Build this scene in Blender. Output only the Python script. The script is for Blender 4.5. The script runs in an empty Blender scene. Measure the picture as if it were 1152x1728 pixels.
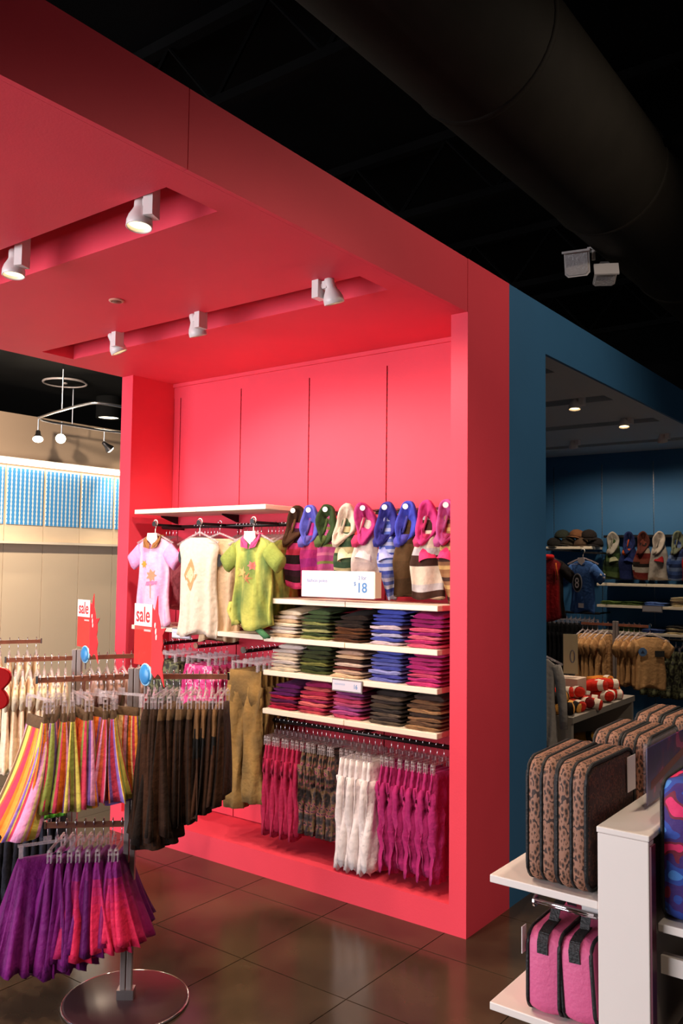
import bpy, math, random
from mathutils import Vector, Matrix
sc = bpy.context.scene
COL = sc.collection
rnd = random.Random(7)
PI = math.pi

# ------------------------------------------------------------------ camera, world, exposure
H = 1.6
cam_d = bpy.data.cameras.new('camera'); cam = bpy.data.objects.new('camera', cam_d); COL.objects.link(cam)
FPX, YAW, PIT, ROL = 1433.7, 0.6435, 0.0614, 0.0119
_F = Vector((-math.sin(YAW)*math.cos(PIT), math.cos(YAW)*math.cos(PIT), math.sin(PIT)))
_R = Vector((math.cos(YAW), math.sin(YAW), 0)); _U = _R.cross(_F)
_R2 = _R*math.cos(ROL) + _U*math.sin(ROL); _U2 = _U*math.cos(ROL) - _R*math.sin(ROL)
_m = Matrix((_R2, _U2, -_F)).transposed().to_4x4(); _m.translation = (0, 0, H)
cam.matrix_world = _m
cam_d.sensor_fit = 'VERTICAL'; cam_d.sensor_height = 36; cam_d.lens = FPX/1728*36
cam_d.clip_start = .05; cam_d.clip_end = 60
sc.camera = cam
w = bpy.data.worlds.new('world'); sc.world = w; w.use_nodes = True
w.node_tree.nodes['Background'].inputs[0].default_value = (1.0, .93, .86, 1)
w.node_tree.nodes['Background'].inputs[1].default_value = .10
sc.view_settings.view_transform = 'Standard'; sc.view_settings.look = 'None'
sc.view_settings.exposure = 0.0; sc.view_settings.gamma = 1.0; sc.view_settings.use_curve_mapping = False
LAMP = 1.0          # one factor for all spot lamps, seen and added
_al = bpy.data.lights.new('added_daylight_fill', 'AREA'); _al.shape = 'RECTANGLE'; _al.size = 6.0; _al.size_y = 3.3; _al.energy = 600; _al.color = (.95, .95, 1.0)  # fill light added behind the camera for canopy underside and front faces
_ao = bpy.data.objects.new('added_daylight_fill', _al); COL.objects.link(_ao); _ao.location = (-4.95, -3.28, 1.85); _ao.rotation_euler = (math.pi/2, 0, 0)

# ------------------------------------------------------------------ helpers
def S(r, g, b):
    f = lambda c: ((c/255+.055)/1.055)**2.4 if c > 10 else c/255/12.92
    return (f(r), f(g), f(b), 1)
ORD = 'first second third fourth fifth sixth seventh eighth ninth tenth eleventh twelfth thirteenth fourteenth fifteenth sixteenth seventeenth eighteenth nineteenth twentieth'.split()

class MB:
    def __init__(s): s.v = []; s.f = []; s.c = []
    def face(s, idx, col=None): s.f.append(tuple(idx)); s.c.append(col)
    def box(s, x0, y0, z0, x1, y1, z1, col=None):
        b = len(s.v)
        s.v += [(x0,y0,z0),(x1,y0,z0),(x1,y1,z0),(x0,y1,z0),(x0,y0,z1),(x1,y0,z1),(x1,y1,z1),(x0,y1,z1)]
        for q in ((0,3,2,1),(4,5,6,7),(0,1,5,4),(1,2,6,5),(2,3,7,6),(3,0,4,7)): s.face([b+i for i in q], col)
        return s
    def cbox(s, c, d, col=None):
        return s.box(c[0]-d[0]/2, c[1]-d[1]/2, c[2]-d[2]/2, c[0]+d[0]/2, c[1]+d[1]/2, c[2]+d[2]/2, col)
    def loft(s, rings, closed=True, cap=True, col=None, loop=False):
        b = len(s.v); n = len(rings[0]); m = len(rings)
        for r in rings: s.v += [tuple(p) for p in r]
        for i in range(m if loop else m-1):
            k = (i+1) % m
            for j in range(n if closed else n-1):
                l = (j+1) % n
                s.face((b+i*n+j, b+i*n+l, b+k*n+l, b+k*n+j), col(i, j) if callable(col) else col)
        if cap and closed and not loop:
            s.face([b+j for j in range(n)][::-1], col(0, 0) if callable(col) else col)
            s.face([b+(m-1)*n+j for j in range(n)], col(m-1, 0) if callable(col) else col)
        return s
    def tube(s, path, r, n=6, col=None, loop=False):
        P = [Vector(p) for p in path]; rings = []
        m = len(P)
        for i, p in enumerate(P):
            if loop: t = P[(i+1) % m]-P[i-1]
            else: t = P[min(i+1, m-1)]-P[max(i-1, 0)]
            t.normalize()
            a = Vector((0, 0, 1)) if abs(t.z) < .9 else Vector((1, 0, 0))
            u = t.cross(a).normalized(); v = t.cross(u)
            rr = r[i] if isinstance(r, (list, tuple)) else r
            rings.append([p+(u*math.cos(2*PI*k/n)+v*math.sin(2*PI*k/n))*rr for k in range(n)])
        return s.loft(rings, True, True, col, loop)
    def lathe(s, prof, n=20, col=None, cap=True):
        return s.loft([[(r*math.cos(2*PI*k/n), r*math.sin(2*PI*k/n), z) for k in range(n)] for r, z in prof], True, cap, col)
    def prism(s, poly, y0, y1, col=None):           # polygon in XZ, extruded along Y
        return s.loft([[(x, y0, z) for x, z in poly], [(x, y1, z) for x, z in poly]], True, True, col)
    def disc(s, c, r, n, ax='y', th=.002, col=None):
        rings = []
        for d in (-th/2, th/2):
            ring = []
            for k in range(n):
                a, b2 = r*math.cos(2*PI*k/n), r*math.sin(2*PI*k/n)
                ring.append((c[0]+a, c[1]+d, c[2]+b2) if ax == 'y' else (c[0]+a, c[1]+b2, c[2]+d) if ax == 'z' else (c[0]+d, c[1]+a, c[2]+b2))
            rings.append(ring)
        return s.loft(rings, True, True, col)
    def mesh(s, name, mat, smooth=False, blend=False):
        me = bpy.data.meshes.new(name); me.from_pydata(s.v, [], s.f)
        if blend and any(c is not None for c in s.c):
            acc = [[0, 0, 0, 0] for _ in s.v]
            for f, c in zip(s.f, s.c):
                if len(f) > 4: continue
                for i in f:
                    q = acc[i]; q[0] += c[0]; q[1] += c[1]; q[2] += c[2]; q[3] += 1
            at = me.color_attributes.new('Col', 'FLOAT_COLOR', 'POINT')
            at.data.foreach_set('color', [x for q in acc for x in (q[0]/max(1, q[3]), q[1]/max(1, q[3]), q[2]/max(1, q[3]), 1)])
        elif any(c is not None for c in s.c):
            at = me.color_attributes.new('Col', 'FLOAT_COLOR', 'CORNER')
            dat = []
            for poly, c in zip(me.polygons, s.c): dat += list(c or (.5, .5, .5, 1))*poly.loop_total
            at.data.foreach_set('color', dat)
        if smooth: me.polygons.foreach_set('use_smooth', [True]*len(me.polygons))
        me.materials.append(mat)
        return me

def ob(name, me, parent=None, loc=(0,0,0), rot=(0,0,0), color=None, scale=None):
    o = bpy.data.objects.new(name, me); COL.objects.link(o)
    o.location = loc; o.rotation_euler = rot
    if scale is not None: o.scale = scale
    if color is not None: o.color = color
    if parent is not None: o.parent = parent
    return o
def tag(o, label, cat, group=None):
    o['label'] = label; o['category'] = cat
    if group: o['group'] = group
    return o
def thing(name, label, cat, loc=(0,0,0), rotz=0, group=None):
    o = ob(name, None, None, loc, (0, 0, rotz)); return tag(o, label, cat, group)
def struct(name, me, label=None):
    o = ob(name, me); o['kind'] = 'structure'
    o['label'] = label or name.replace('_', ' ')
    return o
def bevel(o, wd, seg=2):
    m = o.modifiers.new('edge', 'BEVEL'); m.width = wd; m.segments = seg; m.limit_method = 'ANGLE'; return o
def text(name, body, size, mat, parent, loc, rot=(PI/2, 0, 0), align='LEFT', scale=(1,1,1), bold=.006):
    cu = bpy.data.curves.new(name, 'FONT'); cu.body = body; cu.size = size; cu.align_x = align; cu.extrude = .0003; cu.offset = size*bold
    cu.materials.append(mat); tmp = bpy.data.objects.new('tmp', cu); me = bpy.data.meshes.new_from_object(tmp)
    bpy.data.objects.remove(tmp); bpy.data.curves.remove(cu)
    o = ob(name, me, parent, loc, rot); o.scale = scale; return o

# ------------------------------------------------------------------ materials
def mat(name, col=(.5,.5,.5,1), rough=.6, metal=0, emit=None, es=1, bump=None, var=None, spec=.5, alpha=None, coat=0, coord='Object', trans=0):
    m = bpy.data.materials.new(name); m.use_nodes = True
    nt = m.node_tree; p = nt.nodes['Principled BSDF']
    p.inputs['Base Color'].default_value = col; p.inputs['Roughness'].default_value = rough; p.inputs['Metallic'].default_value = metal
    p.inputs['Specular IOR Level'].default_value = spec
    if coat: p.inputs['Coat Weight'].default_value = coat
    if trans: p.inputs['Transmission Weight'].default_value = trans
    if alpha is not None: p.inputs['Alpha'].default_value = alpha
    if emit: p.inputs['Emission Color'].default_value = emit; p.inputs['Emission Strength'].default_value = es
    tc = nt.nodes.new('ShaderNodeTexCoord')
    if var:   # (scale, amount): a slow mottling of the base colour
        n = nt.nodes.new('ShaderNodeTexNoise'); n.inputs['Scale'].default_value = var[0]; n.inputs['Detail'].default_value = 5
        nt.links.new(tc.outputs[coord], n.inputs['Vector'])
        r = nt.nodes.new('ShaderNodeValToRGB'); a = var[1]
        r.color_ramp.elements[0].position = .3; r.color_ramp.elements[1].position = .7
        r.color_ramp.elements[0].color = (col[0]*(1-a), col[1]*(1-a), col[2]*(1-a), 1)
        r.color_ramp.elements[1].color = (min(1, col[0]*(1+a)), min(1, col[1]*(1+a)), min(1, col[2]*(1+a)), 1)
        nt.links.new(n.outputs['Fac'], r.inputs['Fac']); nt.links.new(r.outputs['Color'], p.inputs['Base Color'])
    if bump:
        n2 = nt.nodes.new('ShaderNodeTexNoise'); n2.inputs['Scale'].default_value = bump[0]; n2.inputs['Detail'].default_value = 3
        nt.links.new(tc.outputs[coord], n2.inputs['Vector'])
        b = nt.nodes.new('ShaderNodeBump'); b.inputs['Strength'].default_value = bump[1]; b.inputs['Distance'].default_value = .01
        nt.links.new(n2.outputs['Fac'], b.inputs['Height']); nt.links.new(b.outputs['Normal'], p.inputs['Normal'])
    return m
def fabric(name, source, rough=.85, amt=.14):
    """cloth whose colour comes from the object's colour or from the mesh's woven-in colours"""
    m = mat(name, rough=rough, spec=.14, bump=(38, .6)); nt = m.node_tree; p = nt.nodes['Principled BSDF']
    p.inputs['Sheen Weight'].default_value = .03
    if source == 'object': src = nt.nodes.new('ShaderNodeObjectInfo')
    else: src = nt.nodes.new('ShaderNodeVertexColor'); src.layer_name = 'Col'
    tc = nt.nodes.new('ShaderNodeTexCoord'); n = nt.nodes.new('ShaderNodeTexNoise'); n.inputs['Scale'].default_value = 55
    nt.links.new(tc.outputs['Object'], n.inputs['Vector'])
    mr = nt.nodes.new('ShaderNodeMapRange'); mr.inputs['To Min'].default_value = 1-amt; mr.inputs['To Max'].default_value = 1+amt
    nt.links.new(n.outputs['Fac'], mr.inputs['Value'])
    hs = nt.nodes.new('ShaderNodeHueSaturation'); nt.links.new(src.outputs['Color'], hs.inputs['Color']); nt.links.new(mr.outputs['Result'], hs.inputs['Value'])
    nt.links.new(hs.outputs['Color'], p.inputs['Base Color'])
    return m
def spotted(name, stops, scale, kind='VORONOI', rough=.7, stretch=(1,1,1), bump=.2):
    m = mat(name, rough=rough, bump=(60, bump)); nt = m.node_tree; p = nt.nodes['Principled BSDF']
    tc = nt.nodes.new('ShaderNodeTexCoord'); mp = nt.nodes.new('ShaderNodeMapping'); mp.inputs['Scale'].default_value = stretch
    nt.links.new(tc.outputs['Object'], mp.inputs['Vector'])
    r = nt.nodes.new('ShaderNodeValToRGB'); r.color_ramp.interpolation = 'CONSTANT'
    while len(r.color_ramp.elements) < len(stops): r.color_ramp.elements.new(.5)
    for e, (pos, c) in zip(r.color_ramp.elements, stops): e.position = pos; e.color = c
    if kind == 'VORONOI':
        t = nt.nodes.new('ShaderNodeTexVoronoi'); t.inputs['Scale'].default_value = scale; out = t.outputs['Distance']
    else:
        t = nt.nodes.new('ShaderNodeTexNoise'); t.inputs['Scale'].default_value = scale; t.inputs['Detail'].default_value = 1.2; out = t.outputs['Fac']
    nt.links.new(mp.outputs['Vector'], t.inputs['Vector']); nt.links.new(out, r.inputs['Fac']); nt.links.new(r.outputs['Color'], p.inputs['Base Color'])
    return m

M = {}
M['pink'] = mat('pink_paint', (.78, .060, .097, 1), .55, spec=.16, bump=(140, .05), var=(3, .03))
M['blue'] = mat('blue_paint', (.038, .14, .30, 1), .55, spec=.25, bump=(140, .05), var=(3, .03))
M['bluepale'] = mat('blue_ceiling_paint', (.50, .55, .58, 1), .6)
M['black'] = mat('black_paint', (.0035, .0035, .0035, 1), .95, spec=.05, var=(2, .3))
M['duct'] = mat('duct_paint', (.012, .010, .008, 1), .75, spec=.12, var=(5, .15))
M['slot'] = mat('standard_metal', (.02, .014, .014, 1), .5, .4)
M['shelf'] = mat('cream_laminate', S(238, 222, 200), .4, var=(6, .03))
M['white'] = mat('white_laminate', S(226, 216, 208), .4, var=(5, .02))
M['greyboard'] = mat('grey_laminate', S(150, 140, 130), .45)
M['wplastic'] = mat('white_plastic', S(222, 214, 212), .35)
M['chrome'] = mat('chrome', (.75, .76, .8, 1), .12, 1)
M['steel'] = mat('brushed_steel', (.50, .48, .48, 1), .35, 1)
M['darkrail'] = mat('dark_rail', (.03, .026, .026, 1), .35, .7)
M['wood'] = mat('brown_rail', S(120, 70, 52), .4, var=(20, .25))
M['greymetal'] = mat('grey_powder_coat', S(135, 124, 122), .4, .3)
M['basemetal'] = mat('rack_base', (.055, .022, .026, 1), .32, .3)
M['fab'] = fabric('cloth_plain', 'object'); M['fabc'] = fabric('cloth_patterned', 'mesh'); M['knit'] = fabric('cloth_soft', 'object', .95, .3)
M['satin'] = fabric('cloth_satin', 'mesh', .62, .1)
M['clear'] = mat('clear_plastic', S(214, 200, 204), .12, alpha=.34, spec=.7)
M['whitehang'] = mat('white_hanger', S(235, 228, 222), .3)
M['blackp'] = mat('black_webbing', (.008, .008, .009, 1), .6, bump=(200, .3))
M['card'] = mat('white_card', S(226, 216, 214), .5)
M['inkblue'] = mat('blue_ink', S(70, 130, 190), .6); M['inkpale'] = mat('pale_blue_ink', S(128, 146, 196), .6)
M['inkgrey'] = mat('grey_ink', S(120, 125, 140), .6)
M['red'] = mat('red_card', S(226, 36, 44), .45); M['redgloss'] = mat('red_gloss', S(190, 12, 16), .25)
M['acryl'] = mat('red_tinted_acrylic', S(216, 64, 60), .12, alpha=.70)
M['acrylclear'] = mat('clear_acrylic', S(220, 215, 222), .08, alpha=.05)
M['bluedisc'] = mat('blue_plastic', S(48, 128, 188), .3)
M['lampglow'] = mat('lamp_glow', (1, .8, .5, 1), .5, emit=(1, .72, .36, 1), es=5)
M['lampoff'] = mat('lamp_glass', (.8, .78, .74, 1), .2)
M['hotglow'] = mat('lamp_hot', (1, .9, .7, 1), .5, emit=(1, .86, .62, 1), es=9)
M['cove'] = mat('cove_lamp', (1, .95, .85, 1), .5, emit=(1, .86, .66, 1), es=7)
M['lens'] = mat('ribbed_lens', S(190, 184, 186), .1, bump=(90, .6), coat=.6)
M['beige'] = mat('beige_wall_paint', S(222, 200, 172), .6, var=(2, .03)); M['taupe'] = mat('taupe_wall_paint', S(132, 112, 94), .7)
M['leopard'] = spotted('leopard_cloth', [(0, S(26, 17, 15)), (.22, S(98, 62, 42)), (.4, S(148, 104, 82)), (.7, S(54, 34, 27))], 120, stretch=(1, 1, .6))
M['leodark'] = spotted('leopard_dark_cloth', [(0, S(28, 15, 13)), (.3, S(84, 46, 34)), (.5, S(50, 26, 22))], 90)
M['camo'] = spotted('pink_blue_camouflage', [(0, S(70, 130, 205)), (.36, S(40, 70, 160)), (.47, S(60, 30, 110)), (.53, S(120, 22, 52)), (.57, S(228, 40, 104))], 17, 'NOISE')
M['camog'] = spotted('olive_camouflage', [(0, S(40, 36, 30)), (.42, S(70, 70, 50)), (.52, S(110, 112, 78)), (.62, S(52, 50, 40))], 30, 'NOISE')
M['camop'] = spotted('brown_pink_camouflage', [(0, S(34, 28, 30)), (.40, S(66, 46, 50)), (.5, S(104, 78, 50)), (.6, S(150, 72, 92)), (.66, S(46, 36, 38))], 42, 'NOISE')
M['pinkneo'] = mat('pink_neoprene', S(212, 92, 138), .6, bump=(120, .2))
M['posterp'] = spotted('purple_poster_print', [(0, S(40, 22, 86)), (.5, S(54, 22, 100)), (.6, S(90, 24, 90)), (.68, S(170, 40, 110))], 14, 'NOISE', rough=.3, bump=0)

# ------------------------------------------------------------------ floor
def floor_mat(name, dark):
    m = mat(name, rough=.2, spec=.5); nt = m.node_tree; p = nt.nodes['Principled BSDF']
    g = nt.nodes.new('ShaderNodeNewGeometry')
    n = nt.nodes.new('ShaderNodeTexNoise'); n.inputs['Scale'].default_value = 2.3; n.inputs['Detail'].default_value = 7
    nt.links.new(g.outputs['Position'], n.inputs['Vector'])
    r = nt.nodes.new('ShaderNodeValToRGB'); r.color_ramp.elements[0].position = .3; r.color_ramp.elements[1].position = .72
    r.color_ramp.elements[0].color = (.024*dark, .016*dark, .011*dark, 1); r.color_ramp.elements[1].color = (.080*dark, .050*dark, .028*dark, 1)
    nt.links.new(n.outputs['Fac'], r.inputs['Fac']); nt.links.new(r.outputs['Color'], p.inputs['Base Color'])
    mr = nt.nodes.new('ShaderNodeMapRange'); mr.inputs['To Min'].default_value = .10; mr.inputs['To Max'].default_value = .26
    nt.links.new(n.outputs['Fac'], mr.inputs['Value']); nt.links.new(mr.outputs['Result'], p.inputs['Roughness'])
    return m
M['floor'] = floor_mat('polished_concrete', 1.0); M['joint'] = floor_mat('concrete_joint', 1.5)
fl = struct('floor', MB().box(-10, -3.5, -.1, 4, 10, -.0035).mesh('floor', M['joint']), 'polished dark brown concrete floor with square scored tiles')
T = .525
tile_me = MB().box(-T/2+.0022, -T/2+.0022, -.02, T/2-.0022, T/2-.0022, 0).mesh('tile', M['floor'])
for i in range(-11, 5):
    for j in range(-5, 9):
        ob('tile', tile_me, fl, (-1.91+T*(i+.5), 2.61+T*(j+.5), 0))

# ------------------------------------------------------------------ pink bay: wings, wall, canopy
XR, XRI, XLO, XL, YF, YB, YW, ZC, ZT = -1.807, -1.89, -4.203, -4.102, 3.333, 3.753, 3.668, 2.7375, 2.9815
struct('wall_pink_wing_right', MB().box(XRI, YF, 0, XR+.002, YB, ZT).mesh('w', M['pink']), 'pink end wing of the wall bay beside the blue panel')
struct('wall_pink_wing_left', MB().box(XLO, YF, 0, XL, YB, ZC).mesh('w', M['pink']), 'pink end wing of the wall bay beside the white wall')
G = [-4.04, -3.513, -2.987, -2.462, -1.937]
wall = struct('wall_back_pink', MB().box(XL, YW+.03, 0, XRI, YB, ZC).mesh('w', M['pink']), 'pink back wall of the display bay')
ed = [XL]+G+[XRI]
for a, b in zip(ed[:-1], ed[1:]):
    ob('panel', MB().box(a+.004, YW, .13, b-.004, YW+.03, 2.645).mesh('panel', M['pink']), wall)
ob('header_panel', MB().box(XL, YW, 2.645, XRI, YW+.03, ZC).mesh('panel', M['pink']), wall)
ob('crown_strip', MB().box(XL, YW-.012, ZC-.022, XRI, YW, ZC).mesh('crown', M['pink']), wall)
for g in G:
    mb = MB().box(g-.004, YW+.012, .13, g+.004, YW+.0295, 2.645)
    for k in range(70): mb.box(g-.003, YW+.006, .6+k*.029, g+.003, YW+.014, .612+k*.029)
    ob('slotted_standard', mb.mesh('std', M['slot']), wall)
struct('trim_plinth_pink', MB().box(XL, YF, 0, XRI, YW+.03, .125).mesh('p', M['pink']), 'low pink plinth under the hanging shorts')

def canopy(name, y0, y1, zc, zt, slots, x0, x1, m, label):
    mb = MB(); y = y0
    for (a, b, sx0, sx1) in slots:
        mb.box(x0, y, zc, x1, a, zt); mb.box(x0, a, zc, sx0, b, zt); mb.box(sx1, a, zc, x1, b, zt); y = b
    mb.box(x0, y, zc, x1, y1, zt)
    return struct(name, mb.mesh(name, m), label)
cp = canopy('ceiling_pink_canopy', -2.6, YB, ZC, ZT-.001, [(.70, .915, -4.06, -1.93), (1.687, 1.905, -4.06, -1.945), (2.672, 2.875, -4.06, -1.928)], XLO, XR-.02, M['pink'], 'pink dropped canopy with long light slots')
for a, b in ((-2.6, 1.644), (1.647, YF)):
    ob('fascia_board', MB().box(XR-.0195, a, ZC, XR, b, ZT).mesh('fascia', M['pink']), cp)
for y in (.70, 1.687, 2.672):
    ob('slot_track', MB().box(-4.05, y+.07, ZT-.03, -1.95, y+.11, ZT-.004).mesh('track', M['black']), cp)

# ------------------------------------------------------------------ blue bay
struct('wall_blue_wing_right', MB().box(XRI, YB+.001, 0, XR, 4.192, ZT).mesh('w', M['blue']), 'blue end wing standing against the pink wing')
struct('wall_back_of_pink', MB().box(XLO, YB+.001, 0, XRI-.001, YB+.06, ZC).mesh('w', M['blue']), 'blue back of the pink wall')
ZC2, YBW = 2.7247, 8.25
cb = canopy('ceiling_blue_canopy', YB+.061, 9.4, ZC2, ZT-.001, [(4.45, 4.63, -4.06, -1.94), (5.43, 5.615, -4.06, -1.94), (6.45, 6.63, -4.06, -1.93), (7.54, 7.70, -4.06, -1.9)], XLO, XR-.02, M['bluepale'], 'blue dropped canopy with light slots')
ob('fascia_board', MB().box(XR-.0195, 4.1921, ZC2, XR, 9.4, ZT).mesh('fascia', M['blue']), cb)
for y in (4.45, 5.43, 6.45, 7.54): ob('slot_track', MB().box(-4.05, y+.06, ZT-.03, -1.95, y+.1, ZT-.004).mesh('track', M['black']), cb)
GB = [-3.47, -2.97, -2.47, -1.97]
wb = struct('wall_back_blue', MB().box(XLO, YBW+.03, 0, -1.0, YBW+.12, ZC2).mesh('w', M['blue']), 'blue far wall of the second bay')
ed = [XLO, ]+GB+[-1.0]
for a, b in zip(ed[:-1], ed[1:]): ob('panel', MB().box(a+.004, YBW, 0, b-.004, YBW+.03, 2.62).mesh('panel', M['blue']), wb)
ob('header_panel', MB().box(XLO, YBW, 2.62, -1.0, YBW+.03, ZC2).mesh('panel', M['blue']), wb)
for g in GB:
    mb = MB().box(g-.004, YBW+.012, .2, g+.004, YBW+.0295, 2.62)
    for k in range(60): mb.box(g-.003, YBW+.004, .8+k*.029, g+.003, YBW+.014, .812+k*.029)
    ob('slotted_standard', mb.mesh('std', M['steel']), wb)
struct('wall_blue_left', MB().box(XLO, YB+.061, 0, XLO+.1, YBW, ZC2).mesh('w', M['blue']), 'blue side wall of the second bay')

# ------------------------------------------------------------------ white wall on the left with blue printed panels
XW = -7.5
wl = struct('wall_left', MB().box(XW-.2, .5, 0, XW-.03, 10, 3.04).mesh('w', M['taupe']), 'pale wall with seams, blue printed panels and a lit cove')
seams = [4.592+.429*k for k in range(-8, 10)]
def dots_mat():
    m = mat('blue_wave_print', rough=.5); nt = m.node_tree; p = nt.nodes['Principled BSDF']
    tc = nt.nodes.new('ShaderNodeTexCoord'); sx = nt.nodes.new('ShaderNodeSeparateXYZ'); nt.links.new(tc.outputs['Object'], sx.inputs[0])
    def mth(op, a, b=None):
        n = nt.nodes.new('ShaderNodeMath'); n.operation = op
        for i, q in enumerate((a, b)):
            if q is None: continue
            if isinstance(q, (int, float)): n.inputs[i].default_value = q
            else: nt.links.new(q, n.inputs[i])
        return n.outputs[0]
    wob = mth('MULTIPLY', mth('SINE', mth('MULTIPLY', sx.outputs['Z'], 150)), .28)
    st = mth('SINE', mth('MULTIPLY', sx.outputs['Y'], 2*PI/.047))
    v = mth('GREATER_THAN', mth('ADD', st, wob), .52)
    mx = nt.nodes.new('ShaderNodeMix'); mx.data_type = 'RGBA'; nt.links.new(v, mx.inputs[0])
    mx.inputs[6].default_value = S(70, 150, 214); mx.inputs[7].default_value = S(222, 232, 236)
    nt.links.new(mx.outputs[2], p.inputs['Base Color']); return m
M['wave'] = dots_mat()
pm_low = MB().box(-.03, .003, 0, 0, .426, 1.76).mesh('panel', M['beige']); pm_up = MB().box(-.03, .003, 1.76, 0, .426, 2.52).mesh('panel', M['beige'])
pm_art = MB().box(0, .018, 1.95, .012, .41, 2.50).mesh('art', M['wave'])
for y in seams:
    ob('panel', pm_low, wl, (XW, y, 0)); p = ob('panel', pm_up, wl, (XW, y, 0)); ob('printed_panel', pm_art, p)
ob('ledge', MB().box(XW, .8, 1.762, XW+.10, 9.9, 1.785).mesh('ledge', M['shelf']), wl)
cv = ob('cove_lamp_strip', MB().box(XW+.02, .8, 2.535, XW+.06, 9.9, 2.575).mesh('cove', M['cove']), wl)
ob('cove_lip', MB().box(XW-.02, .8, 2.58, XW+.019, 9.9, 2.60).mesh('lip', M['white']), wl)

# ------------------------------------------------------------------ black ceiling, joists, duct
ce = struct('ceiling', MB().box(-10, -3.5, 4.4, 4, 11, 4.5).mesh('c', M['black']), 'black open ceiling deck')
for y in (1.2, 2.9, 4.6, 6.3, 8.0):
    j = MB().box(-10, y-.03, 4.30, 4, y+.03, 4.36).box(-10, y-.03, 3.86, 4, y+.03, 3.91)
    k = -10
    while k < 3.6: j.tube([(k, y, 3.9), (k+.35, y, 4.31), (k+.7, y, 3.9)], .014, 5); k += .7
    ob('joist', j.mesh('joist', M['black']), ce)
struct('ceiling_left_soffit', MB().box(-10, 2.2, 3.32, -4.9, 10, 3.40).mesh('c', M['black']), 'black soffit above the pale wall')
struct('wall_far', MB().box(-10, 9.9, 0, 4, 10, 4.4).mesh('c', M['black']), 'dark far end of the shop')
wf = struct('wall_front', MB().box(-10, -3.5, 0, 4, -3.4, .12).box(-10, -3.5, 3.55, 4, -3.4, 4.4).box(-10, -3.5, .12, -8.05, -3.4, 3.55).box(-1.85, -3.5, .12, 4, -3.4, 3.55).mesh('w', M['taupe']), 'shop front wall around the added window')
wn = struct('added_window_1', MB().box(-8.05, -3.47, .12, -1.85, -3.43, .18).box(-8.05, -3.47, 3.49, -1.85, -3.43, 3.55).mesh('frame', M['greymetal']), 'added unseen window framing the daylight fill')  # invented window out of view, a frame for the added daylight
for x in (-8.03, -6.5, -4.95, -3.4, -1.87): ob('mullion', MB().box(x-.02, -3.47, .18, x+.02, -3.43, 3.49).mesh('mullion', M['greymetal']), wn)
for x0, x1 in ((-8.01, -6.52), (-6.48, -4.97), (-4.93, -3.42), (-3.38, -1.89)): ob('pane', MB().box(x0, -3.453, .18, x1, -3.447, 3.49).mesh('pane', M['acrylclear']), wn)
du = thing('air_duct', 'large round dark duct running under the black ceiling', 'duct', (-1.62, 0, 3.80))
ob('pipe', MB().loft([[(.335*math.cos(2*PI*k/40), y, .335*math.sin(2*PI*k/40)) for k in range(40)] for y in (-3, 9.8)]).mesh('pipe', M['duct'], True), du)
for y in (-1.4, .1, 1.6, 3.1, 4.6, 6.1, 7.6):
    ob('flange', MB().loft([[((.335+q)*math.cos(2*PI*k/40), y+d, (.335+q)*math.sin(2*PI*k/40)) for k in range(40)] for d, q in ((-.02, 0), (-.012, .007), (.012, .007), (.02, 0))]).mesh('flange', M['duct'], True), du)
    ob('hanger_rod', MB().tube([(0, y+.2, .33), (0, y+.2, .62)], .008).mesh('rod', M['black']), du)

# ------------------------------------------------------------------ lamps
_head = [(.004, .006), (.016, .004), (.021, -.004), (.021, -.032), (.025, -.042), (.036, -.062), (.041, -.078), (.0415, -.098), (.039, -.100), (.037, -.094), (.034, -.086)]
head_me = MB().lathe(_head, 26, cap=False).mesh('lamp_head', M['wplastic'], True)
glow_me = MB().lathe([(.001, -.080), (.018, -.083), (.0345, -.0865)], 26).mesh('bulb', M['lampglow'], True)
off_me = MB().lathe([(.001, -.080), (.018, -.083), (.0345, -.0865)], 26).mesh('bulb', M['hotglow'], True)
adap_me = MB().box(-.016, -.026, -.085, .016, .026, .05).mesh('adapter', M['wplastic'])
stem_me = MB().tube([(0, 0, -.035), (.03, 0, -.035)], .011, 10).box(.024, -.012, -.05, .046, .012, -.02).mesh('joint', M['wplastic'], False)
def spot_light(name, parent, loc, aim, power, ang=80, col=(1, .80, .58), blend=.6, r=.03):
    l = bpy.data.lights.new(name, 'SPOT'); l.energy = power*LAMP; l.color = col; l.spot_size = math.radians(ang); l.spot_blend = blend; l.shadow_soft_size = r
    o = bpy.data.objects.new(name, l); COL.objects.link(o); o.parent = parent; o.location = loc
    o.rotation_euler = Vector(aim).to_track_quat('-Z', 'Y').to_euler(); return o
def track_lamp(label, head_xyz, aim, power, side=1, group='white spot lamps in the canopy slots', ang=80, mesh=None, col=(1, .80, .58), rotz=0):
    x, y, z = head_xyz
    t = thing('spot_lamp', label, 'spot lamp', (x+side*.05, y, z+.085), 0, group)
    ob('adapter', adap_me, t, rot=(0, 0, rotz)); ob('swivel_joint', stem_me, t, rot=(0, 0, PI if side > 0 else 0))
    q = Vector(aim).to_track_quat('-Z', 'Y').to_euler()
    h = ob('lamp_head', head_me, t, (-side*.05, 0, -.012), q); ob('bulb', mesh or glow_me, h)
    a = Vector(aim).normalized()
    spot_light('beam', t, Vector((-side*.05, 0, -.012))+a*.112, aim, power, ang, col)
    return t
WARM = (1, .84, .66)
track_lamp('glowing white spot lamp in the nearer pink slot, right end', (-2.10, 1.72, 2.68), (.05, -.10, -1), 62, 1, ang=120, rotz=.4)
track_lamp('glowing white spot lamp in the nearer pink slot, left one', (-2.845, 1.745, 2.68), (.05, -.05, -1), 62, 1, ang=120, rotz=.4)
track_lamp('white spot lamp at the left end of the far pink slot', (-3.45, 2.66, 2.665), (.25, .40, -1), 50, 1, ang=128, col=WARM)
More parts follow.
